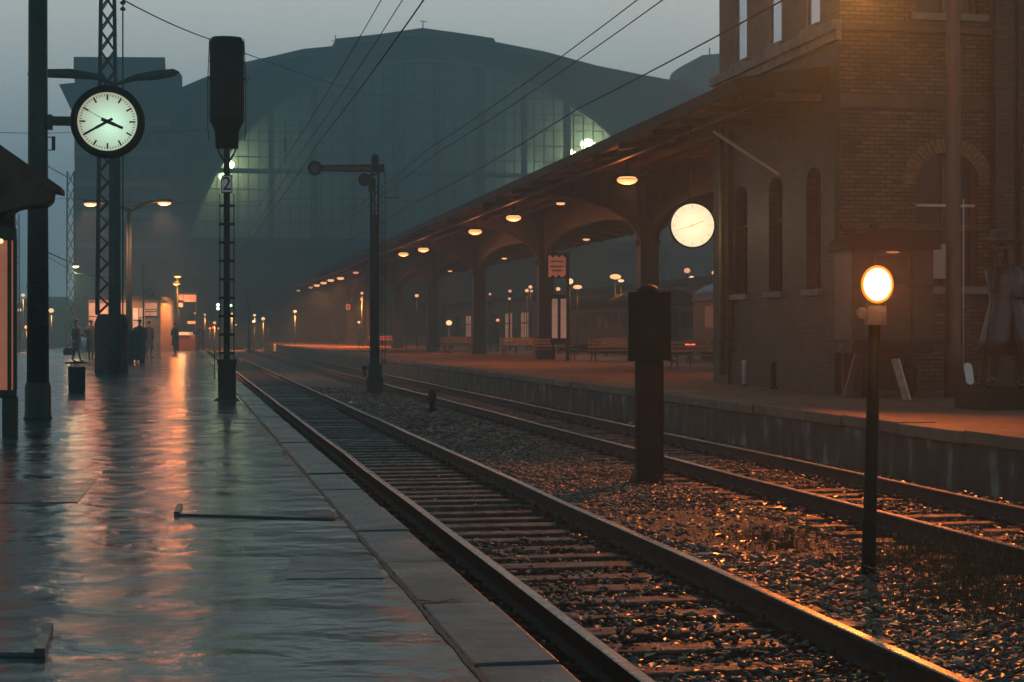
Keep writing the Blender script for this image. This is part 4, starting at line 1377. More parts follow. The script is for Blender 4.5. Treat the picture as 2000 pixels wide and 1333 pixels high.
pwire(1.42, 6.0, .016, 'thickest overhead wire crossing the hall roof from top centre', 20, 130)
pwire(1.56, 6.1, .010, 'thin overhead wire just left of the thickest one', 20, 150)
pwire(1.73, 6.2, .010, 'leftmost of three wires fanning from top centre', 20, 150)
pwire(.752, 6.4, .012, 'left one of two wires over the hall roof right slope', 20, 150)
pwire(.712, 6.3, .012, 'right one of two wires over the hall roof right slope', 20, 150)
pwire(.569, 6.0, .016, 'overhead wire passing before the upper brick windows', 12, 120)
wire([W(240, 0, 55), W(410, 77, 75), W(480, 105, 85), W(760, 190, 140), W(1190, 247, 200)], .022, 'long feeder wire from the lattice mast across the hall front', None)
wire([W(-40, 258, 70), W(150, 259, 80), W(400, 254, 100), W(700, 255, 140)], .014, 'faint level wire behind the station clock', None)
wire([W(-40, 392, 90), W(130, 388, 95), W(320, 398, 100), W(640, 385, 120), W(900, 395, 150)], .014, 'low level wire crossing before the hall glazing', None)
wire([W(90, 500, 105), W(150, 535, 105), W(250, 545, 110)], .02, 'slack wire by the arched lamp post at left', None)
q = W(557, 268, 110)
t = thing('insulator', 'long dark insulator hanging before the hall glazing', 'insulator', q)
mb = MB()
for i in range(7): mb.lathe([(.03, 0), (.10, .04), (.03, .12)], 10, 0, 0, -.9 + i * .13)
mb.build('discs', M_IRON, t)
mb = MB(); mb.cyl((0, 0, -1.8), (0, 0, 1.1), .02, n=6); mb.build('rod', M_IRON, t)

# far masts on the left
for i, (px, top, D, wd) in enumerate(((138, 335, 110, .5), (33, 418, 170, .5))):
    q = W(px, HORY, D); q.z = -.4
    h = (HORY - top) * D / F + CZ + .4
    lattice('lattice_mast', ('pale hazy lattice mast right of the clock post', 'faint farther lattice mast at the left picture edge')[i], q, wd, wd * .8, h, 'hazy masts at left', 1.0, M_IRON, .06)
q = W(138, 350, 110)
wire([q + Vector((-1.6, 0, .9)), q, q + Vector((.1, .1, -.2))], .03, 'short bracket wire on top of the hazy mast', None)

# ------------------------------------------------------------------ CANOPY platform 2
def Yd(X, D): return (D - X * SP) / CP


CX = 15.8
EX, EZ = 10.7, 6.42
Y_END = 200.0
Y_NEAR = WX(1640, 700, 12.4).y + .6
cols = [Yd(CX, d) for d in (62.1, 79.8, 97.8, 116, 135, 154, 172.5, 191)]
YB = WX(1405, 700, 12.4).y           # far corner of the brick building
t = thing('platform_canopy', 'long brown platform canopy on arched columns over the far platform', 'canopy', (CX, YB, P2Z))
def lc(x, y, z): return (x - CX, y - YB, z - P2Z)
# roof sheets: rising from the eave to the ridge above the columns then down
mb = MB()
def quadroof(x0, z0, x1, z1, ya, yb, th=.16):
    b = len(mb.v)
    for (x, z) in ((x0, z0), (x1, z1), (x1, z1 + th), (x0, z0 + th)):
        mb.v.append(lc(x, ya, z))
    for (x, z) in ((x0, z0), (x1, z1), (x1, z1 + th), (x0, z0 + th)):
        mb.v.append(lc(x, yb, z))
    for qd in ((0, 1, 2, 3), (7, 6, 5, 4), (0, 4, 5, 1), (1, 5, 6, 2), (2, 6, 7, 3), (3, 7, 4, 0)): mb.face([b + i for i in qd])
quadroof(EX, EZ, CX, 7.3, YB + .5, Y_END)
quadroof(CX + .002, 7.3, 20.9, EZ, YB + .5, Y_END)
mb.build('roof_deck', M_WOODR, t)
mb = MB(); quadroof(EX, EZ, 12.38, EZ + .28, Y_NEAR, YB + .49); mb.build('near_roof_deck', M_WOODR, t)
mb = MB(); quadroof(EX + .02, EZ + .165, CX, 7.47, YB + .5, Y_END, .05); quadroof(CX + .002, 7.47, 20.9, EZ + .165, YB + .5, Y_END, .05); mb.build('roof_felt', M_TARP, t)
# gutter / added end board
mb = MB(); mb.box(EX - CX - .14, EX - CX - .003, Y_NEAR - YB, Y_END - YB, EZ - P2Z - .05, EZ - P2Z + .2); mb.build('eave_gutter', M_TARP, t)
mb = MB(); mb.box(20.92 - CX, 21.05 - CX, .5, Y_END - YB, EZ - P2Z - .05, EZ - P2Z + .2); mb.build('eave_gutter', M_TARP, t)
mb = MB(); mb.prism([(EX - CX - .14, EZ - P2Z - .16), (12.385 - CX, EZ - P2Z + .1), (12.385 - CX, EZ - P2Z + .47), (EX - CX - .14, EZ - P2Z + .2)], 'y', Y_NEAR - YB - .06, Y_NEAR - YB - .005); mb.build('added_end_board', M_TARP, t)  # dark board added to hide the lamplit end of the canopy
# purlins
for x, z in ((11.5, 6.42), (13.1, 6.7), (14.6, 6.93), (17.2, 6.9), (19, 6.58)):
    mb = MB(); mb.box(x - CX - .06, x - CX + .06, .6, Y_END - YB, z - P2Z - .13, z - P2Z + .03); mb.build('purlin', M_CANIRON, t)
mb = MB(); mb.box(11.4 - CX - .06, 11.4 - CX + .06, Y_NEAR - YB + .1, .5, 6.42 - P2Z - .13, 6.42 - P2Z + .03); mb.build('purlin', M_CANIRON, t)
# rafters
y = YB + 3; rf = None
while y < 150:
    if rf is None:
        mb = MB()
        mb.v = []
        mb.prism([(EX - CX, EZ - P2Z - .16), (0, 7.3 - P2Z - .2), (20.9 - CX, EZ - P2Z - .16), (20.9 - CX, EZ - P2Z - .01), (0, 7.3 - P2Z - .03), (EX - CX, EZ - P2Z - .01)], 'y', -.05, .05)
        rf = mb.build('rafter', M_CANIRON, t); o = rf
    else:
        o = rf.copy(); COL.objects.link(o)
    o.location = (0, y - YB, 0); y += 3.0
y = Y_NEAR + .4; rf = None
while y < YB:
    if rf is None:
        mb = MB(); mb.box(EX - CX, 12.38 - CX, -.05, .05, EZ - P2Z - .15, EZ - P2Z - .01); rf = mb.build('rafter', M_CANIRON, t); o = rf
    else:
        o = rf.copy(); COL.objects.link(o)
    o.location = (0, y - YB, 0); y += 2.2
# columns
def column_parts():
    c = MB(); c.box(-.39, .39, -.36, .36, 0, .5); c.box(-.33, .33, -.3, .3, .5, 4.3)
    c.prism([(-.33, 4.3), (.33, 4.3), (.46, 6.5), (-.46, 6.5)], 'y', -.28, .28)
    co = c.build('column', M_COLM, t, bevel=.03)
    for s in (-1, 1):
        b = MB(); n = 12; top = 6.05 if s < 0 else 6.0
        pts_lo = []; pts_hi = []
        for i in range(n + 1):
            a = math.pi / 2 * i / n
            x = .27 + 3.6 * (1 - math.cos(a)); z = 4.2 + 1.75 * math.sin(a)
            pts_lo.append((s * x, z)); 
        reach = 4.9
        poly = pts_lo + [(s * reach, 5.86 - P2Z + .5), (s * reach, EZ - P2Z - .02 + .0), (s * .27, 7.2 - P2Z - .1)]
        b.prism(poly, 'y', -.09, .09); br = b.build('bracket', M_CANIRON, co)
        f = MB()
        for (p, q_) in zip(pts_lo, pts_lo[1:]): f.beam((p[0], 0, p[1] - .02), (q_[0], 0, q_[1] - .02), .3, .05)
        f.build('bracket_flange', M_CANIRON, br)
    return co


c0 = column_parts()
for i, yc in enumerate(cols):
    if i == 0: o = c0
    else:
        o = c0.copy(); COL.objects.link(o)
        for ch in [x for x in bpy.data.objects if x.parent == c0]:
            cc = ch.copy(); COL.objects.link(cc); cc.parent = o
            for g in [x for x in bpy.data.objects if x.parent == ch]:
                gg = g.copy(); COL.objects.link(gg); gg.parent = cc
    o.location = (0, yc - YB, 0)
# arched girder between columns
edges = [YB + .5] + cols + [Y_END]
for i in range(len(edges) - 1):
    ya, yb = edges[i], edges[i + 1]
    mb = MB(); n = 22; poly = []
    for j in range(n + 1):
        u = -1 + 2 * j / n
        e_ = 2.4
        z = 4.15 + 1.35 * (1 - abs(u) ** e_) ** (1 / e_)
        poly.append((ya - YB + .28 + (yb - ya - .56) * (u + 1) / 2, z))
    poly += [(yb - YB - .28, 7.2 - P2Z), (ya - YB + .28, 7.2 - P2Z)]
    # strip quads for a clean concave polygon
    b = len(mb.v)
    for xx in (-.1, .1):
        for (u, z) in poly[:n + 1]: mb.v.append((xx, u, z))
        for (u, z) in poly[:n + 1]: mb.v.append((xx, u, 7.2 - P2Z))
    N1 = n + 1
    for j in range(n):
        mb.face((b + j, b + j + 1, b + N1 + j + 1, b + N1 + j))
        mb.face((b + 2 * N1 + j, b + 2 * N1 + N1 + j, b + 2 * N1 + N1 + j + 1, b + 2 * N1 + j + 1))
        mb.face((b + j, b + 2 * N1 + j, b + 2 * N1 + j + 1, b + j + 1))
    mb.build('arched_girder', M_CANIRON, t)

# canopy lamps
clabels = ['nearest big oval lamp glowing under the canopy', 'second big lamp under the canopy left of the hanging sign', 'third big lamp under the canopy', 'fourth canopy lamp, above the fourth column', 'fifth canopy lamp, close left of the fourth']
row = [(1225, 352, 1.0), (1003, 426, 1.0), (928, 453, 1.0), (827, 488, 1.0), (788, 497, 1.0), (695, 533, .5), (665, 544, .9), (646, 548, .9), (632, 553, .9), (619, 558, 1.1), (607, 562, .4), (583, 568, .35), (566, 571, .35)]
proto = None
for i, (px, py, inten) in enumerate(row):
    X = 12.3
    p = WX(px, py, X)
    lb = ['nearest big oval lamp glowing under the canopy', 'second canopy lamp counted from the near end', 'third canopy lamp counted from the near end', 'fourth canopy lamp counted from the near end', 'fifth canopy lamp, left of the semaphore gap', 'dim reddish canopy lamp left of the semaphore post', 'canopy lamp first left after the dim reddish one', 'canopy lamp in the middle of three bright far ones', 'smaller bright far lamp beside the brightest far one', 'brightest far lamp at the end of the canopy row', 'faint lamp just beyond the brightest far one', 'faint reddish lamp second from the far canopy end', 'last and faintest lamp at the far canopy end'][i]
    t = thing('canopy_lamp', lb, 'lamp', p, 0, 'lamps hanging in a row under the canopy edge')
    sc = 1.25 if i < 5 else (1.25 if inten > .8 else .9)
    if i == 0:
        q = MB(); q.cyl((0, 0, .12), (0, 0, .8), .02, n=6); q.build('rod', M_IRON, t)
        q = MB(); q.lathe([(.2, .05), (.19, .09), (.1, .14), (.04, .17)], 18); q.build('shade', M_IRON, t)
        q = MB(); q.ell((0, 0, 0), .26, .26, .11, 18, 10); q.build('lamp_glass', M_ORANGE, t)
        q = MB(); q.lathe([(.235, -.012), (.262, .005), (.262, .026), (.235, .03)], 20); q.build('bowl_glow_rim', mat('bowl_edge_glow', (.2, .07, .02), .4, emit=(1.0, .28, .06), estr=.8), t)  # added ring, paints the orange edge of the lamp glare
        proto = t
    else:
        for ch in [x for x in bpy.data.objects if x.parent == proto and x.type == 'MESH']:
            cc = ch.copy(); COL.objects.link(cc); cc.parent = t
            if ch.name.startswith('lamp_glass') and inten < .6:
                cc.data = ch.data.copy(); cc.data.materials[0] = M_ORDIM
    for ch in [x for x in bpy.data.objects if x.parent == t]: ch.scale = (sc * .9 * (1.5 if False else 1),) * 3
    if i < 5: lamp((0, 0, -.25), 75, (1, .24, .06), .2, t)
    lamp((0, 0, -.22), (380 if i < 5 else 3000) * inten, (1, .20, .035), .2, t, spot=150, blend=.8)
# far side row
for i, (px, py) in enumerate(((1095, 398), (1145, 463), (985, 505), (879, 530), (1255, 440))):
    if i == 4: continue
    X = 13.9 if i == 0 else 19.2
    p = WX(px, py, X)
    if i: p.z = min(p.z, 6.2)
    lb = ['small lamp tucked up under the canopy ridge', 'small lamp in the first arch right of the sign', 'small lamp in the second arch', 'small lamp in the third arch'][i]
    t = thing('canopy_lamp', lb, 'lamp', p, 0, 'small lamps on the canopy far side')
    q = MB(); q.lathe([(.2, .03), (.18, .07), (.03, .12)], 14); q.build('shade', M_IRON, t)
    q = MB(); q.ell((0, 0, 0), .17, .17, .06, 14, 8); q.build('lamp_glass', M_ORANGEF, t)
    q = MB(); q.cyl((0, 0, .1), (0, 0, .5), .015, n=6); q.build('rod', M_IRON, t)
    lamp((0, 0, -.2), 600, (1, .24, .06), .2, t, spot=150, blend=.8)

# hanging clock 2
p = WX(1352, 441, 11.3); Dc = DD(p.x, p.y); k = Dc / F
t = thing('hanging_clock', 'glaring white round clock hanging under the near canopy', 'clock', p, -PSI)
clock_parts(t, 42 * k, M_DIAL2, mat('faint_marks', (.2, .15, .05), .5, emit=(1, .62, .25), estr=.8), 0, hour=68, minute=252, ring=.035, faint=True, deep=.2)
q = MB(); q.cyl((-.05, .0, 44 * k), (-.05, 0, EZ + .1 - p.z), .02, n=8); q.build('rod', M_IRON, t)
lamp((0, -.35, 0), 12, (1, .75, .4), .3, t)
lamp((0, .5, 0), 12, (1, .8, .45), .3, t)

# ------------------------------------------------------------------ BRICK BUILDING
BX = 12.4
YN = WX(1640, 700, BX).y                 # near corner
bld = thing('brick_building', 'two storey brick station building with arched windows at right', 'building', (BX, YN, P2Z))
TOP = 13.5


def wall_holes(mb, u0, u1, z0, z1, cols_, plane, depth):
    """cols_: list of (ua, ub, [(za, zb, arch)]), plane(u,z,d)->xyz; d=0 front, depth reveal"""
    def quad(a, b, c, d): 
        n = len(mb.v); mb.v += [a, b, c, d]; mb.face((n, n + 1, n + 2, n + 3))
    u = u0
    for ua, ub, ops in cols_:
        quad(plane(u, z0, 0), plane(ua, z0, 0), plane(ua, z1, 0), plane(u, z1, 0))
        z = z0
        prev = None
        for za, zb, arch in ops:
            # from previous top to this sill
            if prev is None: quad(plane(ua, z, 0), plane(ub, z, 0), plane(ub, za, 0), plane(ua, za, 0))
            else: fill(prev, za, ua, ub, quad, plane)
            n = 16; top = []
            for i in range(n + 1):
                t_ = i / n; uu = ua + (ub - ua) * t_
                zz_ = zb - arch + arch * math.sqrt(max(0, 1 - (2 * t_ - 1) ** 2)) if arch else zb
                top.append((uu, zz_))
            prev = top
            zs = top[0][1]
            quad(plane(ua, za, 0), plane(ua, za, depth), plane(ub, za, depth), plane(ub, za, 0))
            quad(plane(ua, za, 0), plane(ua, zs, 0), plane(ua, zs, depth), plane(ua, za, depth))
            quad(plane(ub, za, 0), plane(ub, za, depth), plane(ub, zs, depth), plane(ub, zs, 0))
            for a, b in zip(top, top[1:]): quad(plane(a[0], a[1], 0), plane(b[0], b[1], 0), plane(b[0], b[1], depth), plane(a[0], a[1], depth))
        if prev is None: quad(plane(ua, z0, 0), plane(ub, z0, 0), plane(ub, z1, 0), plane(ua, z1, 0))
        else: fill(prev, z1, ua, ub, quad, plane)
        u = ub
    quad(plane(u, z0, 0), plane(u1, z0, 0), plane(u1, z1, 0), plane(u, z1, 0))


def fill(top, zt, ua, ub, quad, plane):
    for a, b in zip(top, top[1:]): quad(plane(a[0], a[1], 0), plane(b[0], b[1], 0), plane(b[0], zt, 0), plane(a[0], zt, 0))


yl = lambda px: WX(px, 0, BX).y - YN
side = lambda u, z, d: (d, u, z)
# ---- side wall, facing the tracks
colsd = []
for ca, cb, top in ((1575, 1603, 0), (1502, 1528, 0), (1436, 1460, 0)):
    ua, ub = yl(cb), yl(ca)
    colsd.append((ua, ub, [(2.55 - P2Z, 5.0 - P2Z, .25), (7.82 - P2Z, 10.6 - P2Z, .2)]))
mb = MB(); wall_holes(mb, 0, yl(1405), 0, TOP, colsd, side, .28)
sw = mb.build('track_side_wall', M_DBRICK, bld)
for (ua, ub, ops) in colsd:
    for j, (za, zb, ar) in enumerate(ops):
        px_ = .24 if j == 0 else .045
        mb = MB(); mb.box(px_, px_ + .02, ua, ub, za, zb); g_ = mb.build('window', M_DGLASS if j == 0 else M_SKYGLASS, bld)
        mb = MB(); mb.box(px_ - .04, px_ - .005, ua, ua + .07, za, zb); mb.box(px_ - .04, px_ - .005, ub - .07, ub, za, zb)
        if j == 0: mb.box(.18, .232, ua + .002, ub - .002, (za + zb) / 2 + .3, (za + zb) / 2 + .36)
        mb.build('frame', M_IRON if j == 0 else M_CONC, g_)
        mb = MB(); mb.box(-.1, .24, ua - .12, ub + .12, za - .12, za - .002); mb.build('sill', M_CONC, g_)
# ---- end wall, facing the camera
xe = lambda px: WY(px, 0, YN).x - BX
ze = lambda px, py: WY(px, py, YN).z - P2Z
end = lambda u, z, d: (u, d, z)
aw0, aw1 = xe(1790), xe(1912)
colse = [(aw0, aw1, [(ze(1850, 560), ze(1850, 300), (aw1 - aw0) / 2 * .95), (ze(1850, 28), ze(1850, 28) + 2.2, .2)])]
mb = MB(); wall_holes(mb, 0, xe(1932), 0, TOP, colse, end, .3)
mb.build('end_wall', M_BRICK, bld)
for j, (za, zb, ar) in enumerate(colse[0][2]):
    mb = MB(); mb.box(aw0, aw1, .26, .28, za, zb); g_ = mb.build('window', M_DGLASS, bld)
    mb = MB(); mb.box(aw0, aw0 + .08, .2, .255, za, zb); mb.box(aw1 - .08, aw1, .2, .255, za, zb); mb.box((aw0 + aw1) / 2 - .04, (aw0 + aw1) / 2 + .04, .2, .255, za, zb); mb.build('frame', M_CANIRON, g_)
    if j == 0: mb = MB(); mb.box(aw0 + .002, aw1 - .002, .18, .253, ze(1850, 403), ze(1850, 398)); mb.build('transom', M_CREAM, g_)
    mb = MB(); mb.box(aw0 - .15, aw1 + .15, -.12, .2, za - .14, za - .002); mb.build('sill', M_CONC, g_)
# voussoirs
mb = MB(); cu = (aw0 + aw1) / 2; zc_ = ze(1850, 300) - (aw1 - aw0) / 2 * .95
ra, rb = (aw1 - aw0) / 2 + .01, (aw1 - aw0) / 2 + .30
for i in range(25):
    a0 = math.pi * (i + .08) / 25; a1 = math.pi * (i + .92) / 25
    pts = [(cu + math.cos(a) * r_, zc_ + math.sin(a) * r_ * .97) for r_, a in ((ra, a0), (rb, a0), (rb, a1), (ra, a1))]
    mb.prism(pts, 'y', -.03, .02)
mb.build('window_arch', mat('arch_brick', (.14, .088, .05), .7, 0, .45, 8, .5, 40), bld)
# rest of building: right pilaster, further wall, upper storey returns
mb = MB(); mb.box(xe(1932), xe(1968), -.28, .4, 0, TOP); mb.build('pilaster', M_DBRICK, bld)
mb = MB(); mb.box(xe(1968), xe(1968) + 9, .02, .4, 0, TOP); mb.build('side_wing_wall', M_BRICK, bld)
mb = MB(); mb.box(.45, xe(1968) + 9, yl(1405) - .3, yl(1405), 0, TOP); mb.box(.45, .5, .5, yl(1405) - .35, 0, TOP); mb.build('back_wall', M_DBRICK, bld)
# corner piers proud of the walls
mb = MB(); mb.box(-.10, -.002, 0, .45, 0, 5.4); mb.build('corner_pier', M_DBRICK, bld)
mb = MB(); mb.box(-.12, -.002, yl(1432), yl(1405) + .1, 0, 5.8); mb.build('corner_pier', M_DBRICK, bld)
# plinth and string courses
mb = MB(); mb.box(-.06, -.004, .46, yl(1433), 0, .75); mb.build('plinth', M_DBRICK, bld)
mb = MB(); mb.box(-.2, -.003, -.14, yl(1405) + .15, 7.48 - P2Z, 7.68 - P2Z); mb.box(-.12, -.003, -.10, yl(1405) + .1, 7.3 - P2Z, 7.477 - P2Z); mb.build('string_course', M_CONC, bld)
for (ya, yb, pr) in ((212, 186, .06), (450, 438, .1), (64, 52, .16)):
    mb = MB(); mb.box(0, xe(1931), -pr, -.003, ze(1750, ya), ze(1750, yb)); mb.build('string_course', mat('sooty_band', (.06, .042, .03), .7, 0, .4, 3, .4, 20), bld)
mb = MB(); mb.box(-.35, xe(1968) + 9, -.3, yl(1405) + .3, TOP, TOP + .3); mb.build('cornice', M_CONC, bld)
mb = MB(); mb.box(-.02, xe(1968) + 8, 0, yl(1405), TOP + .3, TOP + .5); mb.build('roof', M_TARP, bld)
# downpipes at the right
for px in (1975, 1987):
    mb = MB(); x_ = xe(px); mb.cyl((x_, -.08, .2), (x_, -.08, TOP), .05, n=10); mb.build('downpipe', M_IRON, bld)
mb = MB(); mb.cyl((-.08, yl(1423), .2), (-.08, yl(1423), 6.0), .05, n=10); mb.build('downpipe', mat('clock_glow_pipe', (.20, .14, .05), .4, 0, .3, 5), bld).location = (-.1, 0, 0)  # yellow tone paints the light of the hanging clock onto this pipe
# short posts by the side wall
for i, px in enumerate((1454, 1511)):
    p = WX(px, 0, BX - .25); p.z = P2Z
    t = thing('wall_bollard', ('short bollard at the brick wall nearer the canopy', 'short dark bollard at the brick wall nearer the hut')[i], 'bollard', p, 0, 'short bollards along the brick wall')
    mb = MB(); mb.lathe([(.06, 0), (.06, .5), (.07, .52), (.03, .58)], 12); mb.build('shaft', (M_CREAM, M_IRON)[i], t)
    mb = MB(); mb.lathe([(.09, 0), (.09, .04)], 12); mb.build('foot', M_IRON, t)
# wall lamp bracket rod
p0, p1_ = W(1395, 258, 36.5), W(1522, 343, 35.2)
mb = MB(); mb.tube([p0, p1_], .035, 8)
tag(mb.build('stay_rod', mat('pale_steel_rod', (.4, .27, .18), .35, .3), None), 'pale slanting stay rod below the near end of the canopy', 'rod')

# ------------------------------------------------------------------ tall lamp post on platform 2
p = G(1862, 776, P2Z); k = DD(p.x, p.y) / F
Z = lambda py: (HORY - py) * k + CZ - P2Z
t = thing('tall_lamp_post', 'tall round post beside the arched window rising out of view', 'lamp post', p, 0)
mb = MB(); mb.lathe([(.17, 0), (.16, .9), (.14, 1.0), (.13, Z(0)), (.12, Z(-140))], 18); mb.build('shaft', mat('brown_post', (.075, .045, .028), .45, 0, .4, 3, .3, 30), t)
mb = MB(); mb.cyl((.17, -.06, .5), (.17, -.06, Z(390)), .012, n=6); mb.build('cable', M_CREAM, t)
hp = W(1695, -75, 29.5) - p
mb = MB(); mb.tube([(0, 0, Z(-135)), (hp.x * .5, hp.y * .5, Z(-150)), (hp.x, hp.y, hp.z + .15)], .05, 10); mb.build('arm', M_IRON, t)
mb = MB(); mb.ell((hp.x, hp.y, hp.z + .08), .4, .22, .13, 16, 8); mb.build('lamp_head', M_IRON, t)
mb = MB(); mb.ell((hp.x, hp.y, hp.z - .02), .3, .18, .09, 16, 8); mb.build('lamp_glass', M_ORANGE, t)
lamp((hp.x, hp.y, hp.z - .3), 110, (1, .21, .04), .22, t)
lamp((hp.x, hp.y, hp.z - .32), 3500, (1, .22, .035), .16, t, spot=86, aim=(-.42, -.77, -.50), blend=.8)

# ------------------------------------------------------------------ hut / sales wagon
p = G(1744, 778, P2Z); k = DD(p.x, p.y) / F
Z = lambda py: (HORY - py) * k + CZ - P2Z
t = thing('sales_wagon', 'dark wheeled sales hut with arched roof before the brick wall', 'hut', p, -PSI * .5)
M_HUT = mat('brown_hut_boards', (.028, .017, .010), .5, 0, .4, 4, .4, 25)
hw = 82 * k
mb = MB(); mb.box(-hw, hw, 0, 1.2, Z(668), Z(480)); mb.build('body', M_HUT, t, bevel=.03)
mb = MB(); n = 16; ps = []
for i in range(n + 1):
    a = math.pi * i / n; ps.append((math.cos(a) * (hw + .1), Z(482) + math.sin(a) ** .8 * (Z(448) - Z(482))))
ps += [(-hw - .1, Z(487)), (hw + .1, Z(487))]
mb.prism(ps, 'y', -.12, 1.3); mb.build('roof', M_TARP, t)
mb = MB(); mb.lathe([(.05, Z(457)), (.05, Z(440)), (.09, Z(438)), (.03, Z(430))], 10, -.1, .8); mb.build('chimney', M_IRON, t)
mb = MB(); mb.box(-hw + .35, -hw + .39, -.03, -.003, Z(665), Z(500)); mb.box(hw - .42, hw - .38, -.03, -.003, Z(665), Z(500)); mb.box(-hw, hw, -.03, -.004, Z(562), Z(558)); mb.build('batten', M_IRON, t)
mb = MB(); mb.box(-hw + .45, hw - .5, -.02, -.002, Z(556), Z(500)); mb.build('window', M_DGLASS, t)
mb = MB(); mb.box(-hw - .05, hw + .08, -.3, -.035, Z(673), Z(664)); mb.box(-hw, hw, .0, 1.2, Z(690), Z(670)); mb.build('counter_shelf', M_IRON, t)
for sx in (-hw + .3, hw - .3):
    mb = MB(); mb.cyl((sx - .05, .5, .33), (sx + .05, .5, .33), .33, n=22); mb.build('wheel', M_BLACK, t)
mb = MB(); mb.prism([(-hw, .02), (-hw - .12, .02), (-hw + .1, Z(690)), (-hw + .2, Z(690))], 'y', .1, .2); mb.box(-hw + .1, hw - .1, .9, 1.0, .1, Z(690)); mb.build('skirt', M_HUT, t)
# small lamp above counter
mb = MB(); mb.ell((-.05, -.15, Z(494)), .13, .08, .02, 12, 6); mb.build('lamp_shade', mat('warm_shade', (.4, .2, .1), .4, emit=(1, .35, .15), estr=.4), t)
# leaning board
q = G(1763, 784, P2Z)
t = thing('leaning_board', 'narrow shiny board leaning against the hut underside', 'board', q, 0)
mb = MB(); mb.beam((.03, -.1, .02), (-.06, .2, 78 * k), .13, .04, up=(0, 1, 0)); mb.build('board', mat('varnished_board', (.28, .19, .10), .25, 0, .3, 8), t)
mb = MB(); mb.beam((.09, -.11, .02), (0, .19, 78 * k), .02, .06, up=(0, 1, 0)); mb.build('edge', M_CREAM, t)
q = WY(1832, 512, YN - .25)
t = thing('notice_sheet', 'pale square notice sheet on the wall beside the tall post', 'notice', q)
mb = MB(); mb.box(-.24, .24, .0, .03, -.32, .34); mb.build('sheet', mat('greyed_sheet', (.42, .33, .26), .7, 0, .25, 8), t)
mb = MB(); mb.box(-.27, .27, .032, .06, -.35, .37); mb.build('backing', M_IRON, t)
q = G(1893, 778, P2Z)
t = thing('oblong_sign', 'white oblong plate on a thin stake beside the tall post', 'sign', q, -.1)
mb = MB(); mb.cyl((0, .03, 0), (-.02, .03, .55), .015, n=6); mb.build('stake', M_IRON, t)
mb = MB(); n = 12; ps = []
for i in range(n + 1): a = math.pi * i / n; ps.append((math.cos(a) * .075, .56 + math.sin(a) * .075))
for i in range(n + 1): a = math.pi + math.pi * i / n; ps.append((math.cos(a) * .075, .32 + math.sin(a) * .075))
mb.prism([(x - .0 + (z - .4) * -.14, z) for x, z in ps], 'y', -.01, .01); mb.build('plate', M_WHITE, t)

# ------------------------------------------------------------------ statue
q = G(1985, 801, P2Z); DS_ = DD(q.x, q.y); k = DS_ / F
t = thing('statue', 'glossy dark statue in brimmed hat with staff on a low block', 'statue', q, 0)
bh = (801 - 760) * k
mb = MB(); mb.box((1912 - 1985) * k, .9, -.1, 1.0, 0, bh); mb.build('plinth_block', M_BLACK, t, bevel=.02)
S = 1.28
def s_(x, y, z): return (x * S, y * S + .35, z * S + bh)
J = [(0, 0, .95, .15), (0, 0, 1.15, .14), (-.02, 0, 1.38, .17), (-.03, 0, 1.50, .07), (-.05, -.02, 1.6, .07), (-.07, -.03, 1.68, .095), (-.07, -.02, 1.76, .085)]
E = [(0, 1), (1, 2), (2, 3), (3, 4), (4, 5), (5, 6)]
for lg in ([(-.1, 0, .86, .11), (-.16, -.06, .48, .075), (-.19, -.02, .1, .055), (-.21, -.06, .05, .05), (-.33, -.14, .035, .042)], [(.1, 0, .86, .11), (.14, -.1, .48, .075), (.16, -.08, .1, .055), (.15, -.12, .05, .05), (.05, -.26, .035, .042)]):
    b = len(J); J += lg; E += [(0, b)] + [(b + i, b + i + 1) for i in range(4)]
b = len(J); J += [(-.21, 0, 1.40, .075), (-.22, -.14, 1.15, .055), (-.20, -.2, 1.38, .042), (-.205, -.22, 1.45, .04)]; E += [(2, b), (b, b + 1), (b + 1, b + 2), (b + 2, b + 3)]
hp_ = Vector(J[-1][:3])
for i in range(4):
    q0 = hp_ + Vector((-.03, -.02 + i * .0, -.0 + i * .024)); n = len(J)
    J += [(*q0, .012), (*(q0 + Vector((-.035, -.02, .0))), .011), (*(q0 + Vector((-.03, -.055, -.005))), .009)]
    E += [(b + 3, n), (n, n + 1), (n + 1, n + 2)]
n = len(J); q0 = hp_ + Vector((.02, -.03, .03)); J += [(*q0, .012), (*(q0 + Vector((-.02, -.035, .02))), .01)]; E += [(b + 3, n), (n, n + 1)]
b = len(J); J += [(.2, 0, 1.40, .075), (.27, -.02, 1.13, .055), (.1, -.2, 1.10, .042), (.04, -.23, 1.11, .036)]; E += [(2, b), (b, b + 1), (b + 1, b + 2), (b + 2, b + 3)]
hp_ = Vector(J[-1][:3])
for i in range(4):
    q0 = hp_ + Vector((-.03, -.01, -.03 + i * .022)); n = len(J)
    J += [(*q0, .012), (*(q0 + Vector((-.035, -.01, -.005))), .010)]; E += [(b + 3, n), (n, n + 1)]
J = [(*s_(*j[:3]), (j[3] * S, j[3] * S)) for j in J]
me = skin_fig('figure', J, E, 2); me.materials.append(M_BRONZE)
o = bpy.data.objects.new('figure', me); COL.objects.link(o); o.parent = t
